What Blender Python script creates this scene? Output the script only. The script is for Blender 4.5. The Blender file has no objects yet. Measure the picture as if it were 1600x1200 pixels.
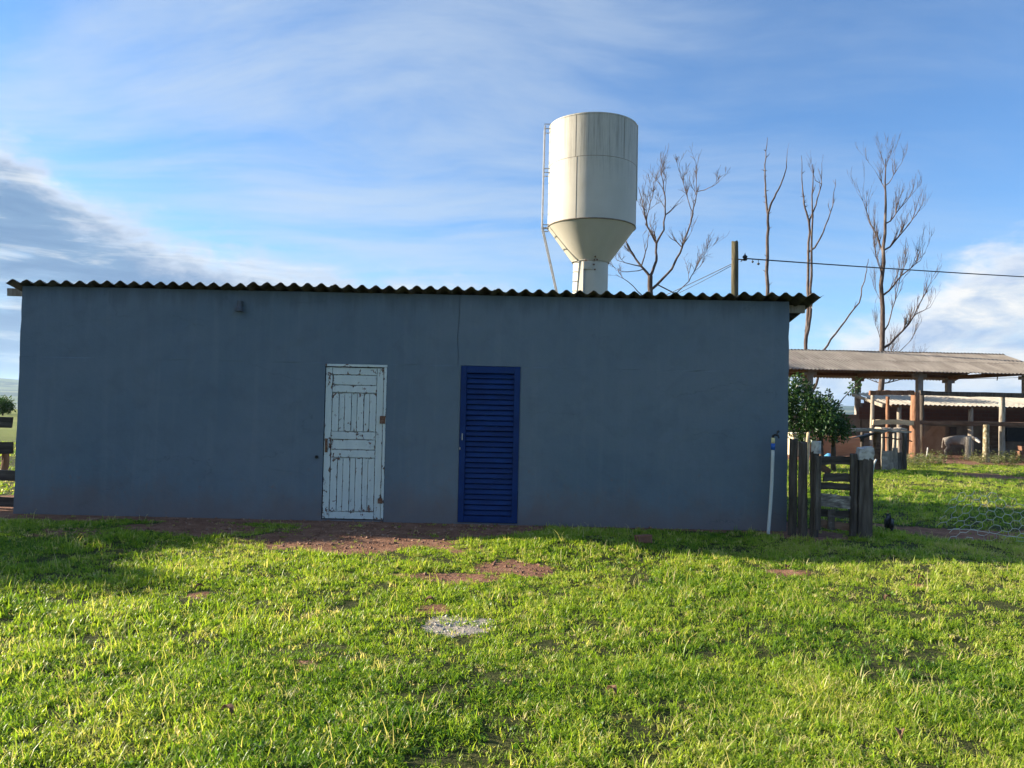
import bpy, bmesh, math, random
import numpy as np
from mathutils import Vector, Matrix, Euler

R = math.radians
scene = bpy.context.scene
COL = scene.collection

# ------------------------------------------------------------------ camera
CAM = Vector((0, 0, 1.60)); F = 1200.0
PITCH, ROLL = R(1.53), R(1.25)
cd = bpy.data.cameras.new('camera'); cd.sensor_width = 36; cd.lens = 27.0
cd.clip_start = 0.05; cd.clip_end = 30000
cam = bpy.data.objects.new('camera', cd); COL.objects.link(cam)
CROT = Matrix.Rotation(R(90) + PITCH, 3, 'X') @ Matrix.Rotation(ROLL, 3, 'Z')
cam.matrix_world = Matrix.Translation(CAM) @ CROT.to_4x4()
scene.camera = cam

# ------------------------------------------------------------------ node helper
class NT:
    def __init__(self, tree):
        self.t = tree; tree.nodes.clear()
    def n(self, typ, ins=None, **props):
        nd = self.t.nodes.new(typ)
        for k, v in props.items(): setattr(nd, k, v)
        for k, v in (ins or {}).items(): self.put(nd.inputs[k], v)
        return nd
    def put(self, sock, v):
        if hasattr(v, 'is_output'): self.t.links.new(v, sock)
        elif hasattr(v, 'outputs'): self.t.links.new(v.outputs[0], sock)
        else: sock.default_value = v
    def m(self, op, a, b=0.0, c=0.0, clamp=False):
        return self.n('ShaderNodeMath', {0: a, 1: b, 2: c}, operation=op, use_clamp=clamp).outputs[0]
    def mix(self, f, a, b, blend='MIX'):
        nd = self.n('ShaderNodeMix', data_type='RGBA', blend_type=blend)
        self.put(nd.inputs[0], f)
        for i, v in ((6, a), (7, b)):
            if isinstance(v, (tuple, list)) and len(v) == 3: v = (*v, 1)
            self.put(nd.inputs[i], v)
        return nd.outputs[2]
    def noise(self, vec, scale=1.0, detail=4, rough=0.55, dist=0.0, out=0):
        nd = self.n('ShaderNodeTexNoise', {'Scale': scale, 'Detail': detail, 'Roughness': rough, 'Distortion': dist})
        if vec is not None: self.put(nd.inputs['Vector'], vec)
        return nd.outputs[out]
    def step(self, x, lo, hi):
        nd = self.n('ShaderNodeMapRange', {0: x, 1: lo, 2: hi, 3: 0.0, 4: 1.0}, interpolation_type='SMOOTHSTEP')
        return nd.outputs[0]
    def mapping(self, vec, scale=(1, 1, 1), loc=(0, 0, 0), rot=(0, 0, 0)):
        return self.n('ShaderNodeMapping', {0: vec, 'Location': loc, 'Rotation': rot, 'Scale': scale}).outputs[0]
    def xyz(self, vec):
        return self.n('ShaderNodeSeparateXYZ', {0: vec}).outputs
    def comb(self, x, y, z):
        return self.n('ShaderNodeCombineXYZ', {0: x, 1: y, 2: z}).outputs[0]
    def ramp(self, f, stops, interp='LINEAR'):
        nd = self.n('ShaderNodeValToRGB', {0: f}); cr = nd.color_ramp; cr.interpolation = interp
        while len(cr.elements) < len(stops): cr.elements.new(0.5)
        for e, (p, c) in zip(cr.elements, stops):
            e.position = p; e.color = (*c, 1) if isinstance(c, (tuple, list)) else (c, c, c, 1)
        return nd.outputs[0]

# ------------------------------------------------------------------ sun and sky
SUN_EL, SUN_PHI = R(17.5), R(12)                  # sun stands to the left, a little behind the shed
to_sun = Vector((-math.cos(SUN_PHI) * math.cos(SUN_EL), math.sin(SUN_PHI) * math.cos(SUN_EL), math.sin(SUN_EL)))
sd = bpy.data.lights.new('sun', 'SUN'); sd.energy = 5.0; sd.angle = R(0.5); sd.color = (1.0, 0.87, 0.68)
sun = bpy.data.objects.new('sun', sd); COL.objects.link(sun)
sun.rotation_euler = (-to_sun).to_track_quat('-Z', 'Y').to_euler(); sun.location = (-30, 10, 20)

world = bpy.data.worlds.new('World'); scene.world = world; world.use_nodes = True
w = NT(world.node_tree)
sky = w.n('ShaderNodeTexSky', sky_type='NISHITA', sun_disc=False, sun_elevation=SUN_EL,
          sun_rotation=math.atan2(to_sun.x, to_sun.y), altitude=400.0, air_density=1.0, dust_density=0.25, ozone_density=2.6)
SKY = 0.069
tc = w.n('ShaderNodeTexCoord').outputs['Generated']
dx, dy, dz = w.xyz(w.n('ShaderNodeVectorMath', {0: tc}, operation='NORMALIZE').outputs[0])
az = w.m('ARCTAN2', dx, dy)                       # 0 straight ahead, + to the right
el = w.m('ARCSINE', dz)
base = w.n('ShaderNodeVectorMath', {0: sky.outputs[0], 1: (SKY * 0.68, SKY * 0.92, SKY * 1.16)}, operation='MULTIPLY').outputs[0]
zc = w.m('ADD', w.m('MAXIMUM', dz, 0.0), 0.16)
pl = w.comb(w.m('DIVIDE', dx, zc), w.m('DIVIDE', dy, zc), 0.0)
# high thin veil of cirrus
wp_ = w.n('ShaderNodeVectorMath', {0: w.noise(w.mapping(pl, (0.5, 0.5, 1)), 1.0, 2, 0.5, 0.0, 1), 1: (0.5, 0.5, 0.5)}, operation='SUBTRACT').outputs[0]
plw = w.n('ShaderNodeVectorMath', {0: wp_, 1: (1.1, 1.1, 0.0), 2: pl}, operation='MULTIPLY_ADD').outputs[0]
c1 = w.noise(w.mapping(plw, (0.45, 1.9, 1), (3.1, 0.4, 0), (0, 0, R(20))), 1.0, 6, 0.58, 0.3)
c2 = w.noise(w.mapping(plw, (1.1, 3.2, 1), (7.3, 2.4, 4), (0, 0, R(-24))), 1.0, 6, 0.64, 0.2)
c3 = w.noise(w.mapping(pl, (0.34, 0.55, 1), (1.9, 5.1, 2)), 1.0, 3, 0.5, 0.2)
cir = w.m('ADD', w.m('MULTIPLY', c1, 0.58), w.m('MULTIPLY', c2, 0.42))
cir = w.m('ADD', cir, w.m('MULTIPLY', w.m('SUBTRACT', c3, 0.5), 0.55))
veil = w.m('MULTIPLY', w.step(cir, 0.38, 0.64), 0.95)
sunward = w.m('ADD', w.m('MULTIPLY', w.m('SUBTRACT', 0.0, dx), 0.5), 0.5)   # thicker on the sun's side
veil = w.m('MULTIPLY', veil, w.m('SUBTRACT', w.m('MULTIPLY', sunward, 1.28), 0.06), clamp=True)
base = w.mix(veil, base, (0.215, 0.255, 0.30))
# low banks of cumulus, whose top height changes with the compass
top = w.ramp(w.m('ADD', w.m('DIVIDE', az, 2 * math.pi), 0.5), [
    (0.0, 0.10), (0.12, 0.15), (0.25, 0.28), (0.36, 0.30), (0.406, 0.275), (0.418, 0.232), (0.4335, 0.192), (0.462, 0.165), (0.497, 0.140), (0.512, 0.075),
    (0.525, 0.030), (0.54, 0.045), (0.557, 0.085), (0.573, 0.125), (0.589, 0.190), (0.605, 0.215), (0.64, 0.17), (0.76, 0.10), (1.0, 0.10)], 'EASE')
ae = w.comb(az, w.m('MULTIPLY', el, 2.3), 0.0)
e1 = w.noise(w.mapping(ae, (7, 7, 1), (2.2, 0.3, 0)), 1.0, 5, 0.60, 0.35)
e2 = w.noise(w.mapping(ae, (30, 30, 1), (1.0, 3.0, 0)), 1.0, 4, 0.62, 0.2)
edge = w.m('ADD', w.m('MULTIPLY', w.m('SUBTRACT', e1, 0.5), 0.12), w.m('MULTIPLY', w.m('SUBTRACT', e2, 0.5), 0.06))
depth = w.m('ADD', w.m('SUBTRACT', top, el), edge)             # > 0 inside the bank
bank = w.step(depth, -0.018, 0.040)
left = w.step(az, 0.25, -0.1)                                    # the bank towards the sun is seen from its shaded side
s1 = w.noise(w.mapping(ae, (5, 19, 1), (4.0, 1.7, 0), (0, 0, R(3))), 1.0, 5, 0.6, 0.5)
belly_l = w.ramp(s1, [(0.40, (0.062, 0.108, 0.185)), (0.52, (0.080, 0.132, 0.208)), (0.60, (0.17, 0.205, 0.25)), (0.71, (0.285, 0.30, 0.315))])
belly_r = w.ramp(w.noise(w.mapping(ae, (10, 13, 1), (0.6, 1.1, 0)), 1.0, 5, 0.6, 0.4),
                 [(0.34, (0.1514, 0.1995, 0.2821)), (0.48, (0.2477, 0.2752, 0.3096)), (0.60, (0.3578, 0.3509, 0.3371))])
belly = w.mix(left, belly_r, belly_l)
fringe = w.step(depth, 0.070, 0.012)
belly = w.mix(w.m('MULTIPLY', fringe, 0.62), belly, (0.3371, 0.3440, 0.3578))
gaps = w.m('MULTIPLY', w.m('SUBTRACT', 1.0, w.m('MULTIPLY', w.step(e1, 0.52, 0.34), 0.35)), bank)
col = w.mix(gaps, base, belly)
# pale air near the horizon
hz = w.m('MULTIPLY', w.m('POWER', w.m('SUBTRACT', 1.0, w.m('MINIMUM', w.m('ABSOLUTE', dz), 1.0)), 14.0), 0.40)
col = w.mix(hz, col, (0.2064, 0.2546, 0.3096))
bg = w.n('ShaderNodeBackground', {'Color': col, 'Strength': 1.0})
w.n('ShaderNodeOutputWorld', {'Surface': bg})
world.cycles.sampling_method = 'MANUAL'; world.cycles.sample_map_resolution = 1024

vs = scene.view_settings
vs.view_transform = 'Standard'; vs.look = 'None'; vs.exposure = 1.55; vs.gamma = 1.0; vs.use_curve_mapping = False
scene.cycles.use_denoising = True; scene.cycles.use_adaptive_sampling = True; scene.cycles.adaptive_threshold = 0.02
scene.cycles.max_bounces = 4; scene.cycles.diffuse_bounces = 2; scene.cycles.transparent_max_bounces = 8
scene.cycles.volume_bounces = 0

# ------------------------------------------------------------------ pixel to place (photograph is 1600 x 1200)
def ray(px, py):
    return CROT @ Vector(((px - 800) / F, -(py - 600) / F, -1.0))
def at(px, py, Y):                                 # the point at distance Y (metres ahead)
    d = ray(px, py); return CAM + d * (Y / d.y)
def ground(px, py):
    d = ray(px, py); return CAM + d * (-CAM.z / d.z)

# ------------------------------------------------------------------ noise for shapes
def vnoise(x, y, seed=0):
    x = np.asarray(x, float); y = np.asarray(y, float)
    xi = np.floor(x).astype(np.int64); yi = np.floor(y).astype(np.int64)
    fx = x - xi; fy = y - yi; fx = fx * fx * (3 - 2 * fx); fy = fy * fy * (3 - 2 * fy)
    def h(a, b):
        n = (a * 374761393 + b * 668265263 + seed * 1442695041) & 0xffffffff
        n = ((n ^ (n >> 13)) * 1274126177) & 0xffffffff
        return ((n ^ (n >> 16)) & 0xffff) / 65535.0
    a = h(xi, yi) * (1 - fx) + h(xi + 1, yi) * fx
    b = h(xi, yi + 1) * (1 - fx) + h(xi + 1, yi + 1) * fx
    return a * (1 - fy) + b * fy
def fbm(x, y, seed=0, octs=4):
    s, a, t = 0.0, 0.5, 0.0
    for i in range(octs):
        s = s + a * vnoise(np.asarray(x) * 2 ** i, np.asarray(y) * 2 ** i, seed + i * 17); t += a; a *= 0.5
    return s / t

# ------------------------------------------------------------------ meshes
class MB:
    def __init__(self): self.v = []; self.f = []; self.mi = []
    def add(self, vs, fs, mi=0):
        o = len(self.v); self.v += [tuple(p) for p in vs]
        self.f += [tuple(i + o for i in f) for f in fs]; self.mi += [mi] * len(fs)
    def box(self, c, s, rot=None, jit=0.0, rng=None, mi=0):
        hx, hy, hz = s[0] / 2, s[1] / 2, s[2] / 2
        vs = [Vector((x, y, z)) for x in (-hx, hx) for y in (-hy, hy) for z in (-hz, hz)]
        if jit: vs = [p + Vector((rng.uniform(-jit, jit), rng.uniform(-jit, jit), rng.uniform(-jit, jit))) for p in vs]
        if rot is not None: vs = [rot @ p for p in vs]
        vs = [p + Vector(c) for p in vs]
        self.add(vs, [(0, 1, 3, 2), (4, 6, 7, 5), (0, 4, 5, 1), (2, 3, 7, 6), (0, 2, 6, 4), (1, 5, 7, 3)], mi)
    def tube(self, pts, rad, sides=6, cap=True, mi=0):
        pts = [Vector(p) for p in pts]; n = len(pts); rings = []
        up = Vector((0.31, 0.94, 0.13)).normalized()
        for i, p in enumerate(pts):
            d = (pts[min(i + 1, n - 1)] - pts[max(i - 1, 0)]).normalized()
            a = d.cross(up)
            if a.length < 1e-3: a = d.cross(Vector((1, 0, 0)))
            a.normalize(); b = d.cross(a)
            r = rad[i] if isinstance(rad, (list, tuple)) else rad
            rings += [p + (a * math.cos(2 * math.pi * k / sides) + b * math.sin(2 * math.pi * k / sides)) * r for k in range(sides)]
        fs = [(i * sides + k, i * sides + (k + 1) % sides, (i + 1) * sides + (k + 1) % sides, (i + 1) * sides + k)
              for i in range(n - 1) for k in range(sides)]
        if cap: fs += [tuple(range(sides))[::-1], tuple((n - 1) * sides + k for k in range(sides))]
        self.add(rings, fs, mi)
    def lathe(self, prof, seg=48, mi=0, c=(0, 0, 0)):
        n = len(prof)
        vs = [(c[0] + r * math.cos(2 * math.pi * k / seg), c[1] + r * math.sin(2 * math.pi * k / seg), c[2] + z) for r, z in prof for k in range(seg)]
        fs = [(i * seg + k, i * seg + (k + 1) % seg, (i + 1) * seg + (k + 1) % seg, (i + 1) * seg + k) for i in range(n - 1) for k in range(seg)]
        self.add(vs, fs, mi)
    def mesh(self, name, smooth=False, flip=False):
        me = bpy.data.meshes.new(name); me.from_pydata(self.v, [], self.f)
        if any(self.mi): me.polygons.foreach_set('material_index', self.mi)
        if smooth: me.polygons.foreach_set('use_smooth', [True] * len(self.f))
        me.update(); return me
    def build(self, name, mats, parent=None, smooth=False, loc=None, bevel=0.0):
        me = self.mesh(name, smooth)
        for m in (mats if isinstance(mats, (list, tuple)) else [mats]): me.materials.append(m)
        o = bpy.data.objects.new(name, me); COL.objects.link(o)
        if parent is not None: o.parent = parent
        if loc is not None: o.location = loc
        if bevel:
            b = o.modifiers.new('bevel', 'BEVEL'); b.width = bevel; b.segments = 2; b.limit_method = 'ANGLE'
        return o

def empty(name, loc, rz=0.0):
    o = bpy.data.objects.new(name, None); COL.objects.link(o); o.location = loc; o.rotation_euler = (0, 0, rz)
    o.empty_display_size = 0.2
    return o
def tag(o, label=None, cat=None, group=None, kind=None):
    for k, v in (('label', label), ('category', cat), ('group', group), ('kind', kind)):
        if v: o[k] = v
    return o
def inst(name, me, parent, loc, rot=(0, 0, 0), scale=(1, 1, 1)):
    o = bpy.data.objects.new(name, me); COL.objects.link(o); o.parent = parent
    o.location = loc; o.rotation_euler = rot; o.scale = scale; return o

def rough_post(mb, p0, p1, r0, r1, sides=10, rings=8, seed=0, wob=0.12, mi=0, square=False, lean=0.0):
    rng = random.Random(seed); p0, p1 = Vector(p0), Vector(p1); d = (p1 - p0); L = d.length; d.normalize()
    a = d.cross(Vector((0.2, 1, 0.1))).normalized(); b = d.cross(a); vs = []
    ph = [rng.uniform(0.75, 1.2) if not square else 1.0 for _ in range(sides)]
    off = [Vector((0, 0, 0))]
    for i in range(rings): off.append(off[-1] + (a * rng.uniform(-1, 1) + b * rng.uniform(-1, 1)) * lean)
    for i in range(rings + 1):
        t = i / rings; r = r0 + (r1 - r0) * t
        for k in range(sides):
            an = 2 * math.pi * (k + 0.5) / sides
            q = r * (1 + wob * (rng.random() - 0.5)) * (1 + (ph[k] - 1) * 0.6)
            if square: q *= 0.86 / max(abs(math.cos(an)), abs(math.sin(an)))
            zt = L * t + (rng.uniform(-0.02, 0.02) if i == rings else 0)
            vs.append(p0 + d * zt + off[i] + a * math.cos(an) * q + b * math.sin(an) * q)
    fs = [(i * sides + k, i * sides + (k + 1) % sides, (i + 1) * sides + (k + 1) % sides, (i + 1) * sides + k) for i in range(rings) for k in range(sides)]
    fs += [tuple(range(sides))[::-1], tuple(rings * sides + k for k in range(sides))]
    mb.add(vs, fs, mi)

def rough_plank(mb, c, s, seed=0, rot=None, jit=0.006, n=8, axis=0, mi=0):
    """a sawn board, long along its axis, with a wavering outline"""
    rng = random.Random(seed); ax = axis; o = [i for i in range(3) if i != ax]; vs = []
    for i in range(n + 1):
        t = -0.5 + i / n
        dz = rng.uniform(-jit, jit)
        for u, v in ((-1, -1), (1, -1), (1, 1), (-1, 1)):
            p = [0, 0, 0]; p[ax] = s[ax] * t + (rng.uniform(-jit, jit) * 2 if i in (0, n) else 0)
            p[o[0]] = u * s[o[0]] / 2 + rng.uniform(-jit, jit) * 0.4
            p[o[1]] = v * s[o[1]] / 2 + rng.uniform(-jit, jit) + dz
            q = Vector(p)
            if rot is not None: q = rot @ q
            vs.append(q + Vector(c))
    fs = [(i * 4 + k, i * 4 + (k + 1) % 4, (i + 1) * 4 + (k + 1) % 4, (i + 1) * 4 + k) for i in range(n) for k in range(4)]
    fs += [(3, 2, 1, 0), tuple(n * 4 + k for k in range(4))]
    mb.add(vs, fs, mi)

# ------------------------------------------------------------------ materials
def pmat(name, stops, scale=4.0, stretch=(1, 1, 1), rough=0.85, bump=0.3, bscale=30.0, bdist=0.01, detail=6, metallic=0.0, spec=0.3, coords='Object', vary=0.0):
    m = bpy.data.materials.new(name); m.use_nodes = True; t = NT(m.node_tree)
    co = t.n('ShaderNodeTexCoord').outputs[coords]
    if vary:
        rnd = t.n('ShaderNodeObjectInfo').outputs['Random']
        co = t.n('ShaderNodeVectorMath', {0: co, 1: t.comb(t.m('MULTIPLY', rnd, 37.0), t.m('MULTIPLY', rnd, 11.0), 0.0)}, operation='ADD').outputs[0]
    mp = t.mapping(co, stretch)
    f = t.noise(mp, scale, detail, 0.6, 0.3)
    n = len(stops)
    c = t.ramp(f, [(0.30 + 0.40 * i / max(n - 1, 1), s) for i, s in enumerate(stops)])
    if vary:
        c = t.mix(t.m('MULTIPLY', t.m('SUBTRACT', rnd, 0.5), vary * 2), c, t.mix(1.0, c, (0.55, 0.55, 0.55), 'MULTIPLY'))
    b = t.n('ShaderNodeBump', {'Strength': bump, 'Distance': bdist, 'Height': t.noise(mp, bscale, 5, 0.6)})
    p = t.n('ShaderNodeBsdfPrincipled', {'Base Color': c, 'Roughness': rough, 'Metallic': metallic, 'Specular IOR Level': spec, 'Normal': b})
    t.n('ShaderNodeOutputMaterial', {'Surface': p}); return m

WOOD_DARK = pmat('weathered_dark_wood', [(0.035, 0.028, 0.023), (0.085, 0.07, 0.058), (0.15, 0.13, 0.11)], 3, (6, 6, 0.6), 0.9, 0.8, 14, 0.02, vary=0.3)
WOOD_HDARK = pmat('weathered_dark_board', [(0.030, 0.025, 0.022), (0.07, 0.058, 0.05), (0.13, 0.11, 0.095)], 3, (0.6, 6, 6), 0.9, 0.7, 14, 0.015, vary=0.3)
WOOD_GREY = pmat('bleached_wood', [(0.16, 0.13, 0.10), (0.30, 0.26, 0.21), (0.46, 0.41, 0.34)], 3, (5, 5, 0.7), 0.9, 0.6, 16, 0.015, vary=0.3)
WOOD_HGREY = pmat('bleached_board', [(0.20, 0.165, 0.13), (0.36, 0.31, 0.25), (0.52, 0.46, 0.37)], 3, (0.7, 5, 5), 0.9, 0.6, 16, 0.015, vary=0.3)
WOOD_RED = pmat('reddish_wood', [(0.1248, 0.0588, 0.0315), (0.2340, 0.1176, 0.0675), (0.3276, 0.1848, 0.1170)], 3, (5, 5, 0.7), 0.9, 0.6, 14, 0.02, vary=0.3)
WOOD_BROWN = pmat('brown_timber', [(0.08, 0.045, 0.03), (0.15, 0.085, 0.055), (0.22, 0.14, 0.095)], 3, (0.8, 4, 4), 0.9, 0.5, 12, 0.015, vary=0.3)
WHITE_OLD = pmat('chipped_white_paint', [(0.1280, 0.1040, 0.0880), (0.4640, 0.4560, 0.4320), (0.5600, 0.5520, 0.5280)], 9, (1, 1, 1), 0.8, 0.5, 25, 0.01)
BARK_DEAD = pmat('dead_bark', [(0.035, 0.025, 0.022), (0.09, 0.065, 0.056), (0.20, 0.16, 0.14)], 1.6, (3, 3, 0.8), 0.9, 0.8, 6, 0.03)
BARK = pmat('citrus_bark', [(0.05, 0.035, 0.03), (0.10, 0.075, 0.06)], 8, (2, 2, 1), 0.9, 0.5, 20, 0.01)
CONCRETE = pmat('grey_concrete', [(0.22, 0.19, 0.17), (0.36, 0.33, 0.30)], 3, (1, 1, 1), 0.9, 0.4, 25, 0.01)
METAL_GREY = pmat('galvanised_metal', [(0.30, 0.30, 0.31), (0.48, 0.48, 0.48)], 8, (1, 1, 1), 0.45, 0.1, 30, 0.005, metallic=0.6, spec=0.5)
RUST = pmat('rusty_iron', [(0.06, 0.03, 0.02), (0.15, 0.075, 0.045), (0.24, 0.15, 0.10)], 25, (1, 1, 1), 0.85, 0.5, 60, 0.004)
BLACK = pmat('black_plastic', [(0.012, 0.012, 0.014), (0.03, 0.03, 0.032)], 12, (1, 1, 1), 0.5, 0.1, 40, 0.003)
PVC = pmat('white_pvc', [(0.4500, 0.4774, 0.4680), (0.5550, 0.5775, 0.5616)], 5, (1, 1, 0.4), 0.45, 0.05, 20, 0.003)
PVC_BLUE = pmat('blue_pvc_sleeve', [(0.0160, 0.0800, 0.3360), (0.0240, 0.1120, 0.4160)], 8, (1, 1, 1), 0.5, 0.05, 20, 0.003)
CREAM = pmat('cream_plastic', [(0.55, 0.47, 0.22), (0.68, 0.60, 0.32)], 8, (1, 1, 1), 0.5, 0.05, 20, 0.003)
WIRE_DARK = pmat('black_cable', [(0.015, 0.016, 0.02), (0.04, 0.045, 0.055)], 3, (1, 1, 1), 0.6, 0.0)
WIRE_PALE = pmat('galvanised_wire', [(0.50, 0.51, 0.45), (0.72, 0.72, 0.64)], 6, (1, 1, 1), 0.5, 0.0, metallic=0.2)
ROOF_OLD = pmat('mossy_fibre_cement', [(0.035, 0.033, 0.032), (0.085, 0.075, 0.065), (0.16, 0.145, 0.13)], 5, (1, 1, 1), 0.95, 0.5, 30, 0.01, vary=0.35)
ROOF_TAN = pmat('sunbleached_fibre_cement', [(0.13, 0.11, 0.10), (0.19, 0.17, 0.15), (0.26, 0.235, 0.21)], 1.2, (1, 0.4, 1), 0.95, 0.3, 20, 0.01, vary=0.12)
ROOF_PALE = pmat('pale_fibre_cement', [(0.22, 0.20, 0.17), (0.34, 0.31, 0.26), (0.44, 0.40, 0.34)], 1.5, (1, 0.4, 1), 0.95, 0.3, 20, 0.01, vary=0.15)
PLASTER = pmat('stained_tan_plaster', [(0.1008, 0.0686, 0.0476), (0.1915, 0.1421, 0.1047), (0.2520, 0.2009, 0.1523)], 1.6, (1, 1, 1), 0.95, 0.4, 15, 0.01)
TERRA = pmat('terracotta_plaster', [(0.26, 0.115, 0.06), (0.38, 0.18, 0.095), (0.46, 0.25, 0.14)], 1.4, (0.5, 1, 2), 0.95, 0.4, 12, 0.01)
PLANK_BR = pmat('red_brown_plank', [(0.12, 0.055, 0.035), (0.19, 0.095, 0.06), (0.26, 0.14, 0.09)], 3, (0.5, 4, 4), 0.85, 0.4, 12, 0.01, vary=0.3)
LICHEN = pmat('lichen_covered_bark', [(0.10, 0.075, 0.05), (0.22, 0.18, 0.10), (0.62, 0.58, 0.42)], 9, (1, 1, 0.8), 0.95, 0.8, 20, 0.02)

def brick_mat():
    m = bpy.data.materials.new('red_brick'); m.use_nodes = True; t = NT(m.node_tree)
    co = t.n('ShaderNodeTexCoord').outputs['Object']; x, y, z = t.xyz(co)
    br = t.n('ShaderNodeTexBrick', {'Vector': t.comb(x, z, 0.0), 'Color1': (0.11, 0.045, 0.032, 1), 'Color2': (0.145, 0.065, 0.045, 1), 'Mortar': (0.11, 0.085, 0.07, 1),
             'Scale': 1.0, 'Mortar Size': 0.012, 'Brick Width': 0.30, 'Row Height': 0.15})
    c = t.mix(t.m('MULTIPLY', t.noise(co, 2.0, 5), 0.6), br.outputs[0], (0.10, 0.05, 0.04))
    p = t.n('ShaderNodeBsdfPrincipled', {'Base Color': c, 'Roughness': 0.95})
    t.n('ShaderNodeOutputMaterial', {'Surface': p}); return m
BRICK = brick_mat()

def wall_paint():
    m = bpy.data.materials.new('blue_grey_wall_paint'); m.use_nodes = True; t = NT(m.node_tree)
    co = t.n('ShaderNodeTexCoord').outputs['Object']; x, y, z = t.xyz(co)
    big = t.noise(t.mapping(co, (0.5, 0.5, 0.7)), 1.0, 5, 0.6, 0.6)
    st = t.noise(t.mapping(co, (7, 7, 0.35)), 1.0, 6, 0.65, 0.2)
    mot = t.noise(co, 3.2, 8, 0.65, 0.4)
    c = t.ramp(big, [(0.32, (0.0937, 0.1362, 0.1767)), (0.68, (0.1237, 0.1595, 0.1955))])
    c = t.mix(t.m('MULTIPLY', t.step(st, 0.46, 0.70), 0.26), c, (0.1724, 0.1994, 0.2259))
    c = t.mix(t.m('MULTIPLY', t.step(mot, 0.46, 0.72), 0.42), c, (0.0843, 0.1130, 0.1420))
    # patches where the paint was rolled over and dried a shade apart
    vo = t.n('ShaderNodeTexVoronoi', {'Vector': t.mapping(co, (0.9, 1, 0.65)), 'Scale': 1.0}, distance='CHEBYCHEV')
    c = t.mix(t.m('MULTIPLY', t.xyz(vo.outputs['Color'])[0], 0.16), c, (0.1593, 0.1828, 0.1999))
    # red earth splashed up the foot of the wall
    spl = t.m('ADD', z, t.m('MULTIPLY', t.noise(t.mapping(co, (1.6, 1, 1.0)), 1.0, 7, 0.7), -1.15))
    c = t.mix(t.m('MULTIPLY', t.step(spl, -0.05, -0.55), 0.48), c, (0.1593, 0.1096, 0.0898))
    fs = t.noise(t.mapping(co, (11, 11, 11)), 1.0, 5, 0.75)
    c = t.mix(t.m('MULTIPLY', t.m('MULTIPLY', t.step(spl, 0.45, -0.2), t.step(fs, 0.56, 0.70)), 0.6), c, (0.1781, 0.1196, 0.0941))
    # darker towards the wall top, with a streaky lower edge
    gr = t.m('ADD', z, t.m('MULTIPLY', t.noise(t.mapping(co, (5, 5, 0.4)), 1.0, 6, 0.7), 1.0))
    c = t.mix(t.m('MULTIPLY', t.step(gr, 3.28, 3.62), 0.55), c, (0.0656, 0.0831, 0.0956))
    # hairline cracks
    cr = t.n('ShaderNodeTexVoronoi', {'Vector': t.n('ShaderNodeVectorMath', {0: t.mapping(co, (0.55, 0.6, 1.1)), 1: t.n('ShaderNodeVectorMath', {0: t.noise(co, 2.5, 5, 0.6, 0, 1), 'Scale': 0.35}, operation='SCALE').outputs[0]}, operation='ADD').outputs[0], 'Scale': 1.0}, feature='DISTANCE_TO_EDGE')
    crk = t.m('MULTIPLY', t.step(cr.outputs[0], 0.0045, 0.001), t.step(t.noise(co, 0.9, 2), 0.54, 0.60))
    c = t.mix(t.m('MULTIPLY', crk, 0.35), c, (0.0562, 0.0748, 0.0869))
    hh = t.m('ADD', t.m('MULTIPLY', t.noise(co, 5, 6, 0.6), 1.0), t.m('MULTIPLY', t.noise(co, 60, 4, 0.6), 0.18))
    hh = t.m('SUBTRACT', hh, t.m('MULTIPLY', crk, 0.2))
    b = t.n('ShaderNodeBump', {'Strength': 0.5, 'Distance': 0.02, 'Height': hh})
    p = t.n('ShaderNodeBsdfPrincipled', {'Base Color': c, 'Roughness': t.m('ADD', 0.62, t.m('MULTIPLY', st, 0.25)), 'Specular IOR Level': 0.35, 'Normal': b})
    t.n('ShaderNodeOutputMaterial', {'Surface': p}); return m
WALLP = wall_paint()

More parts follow.
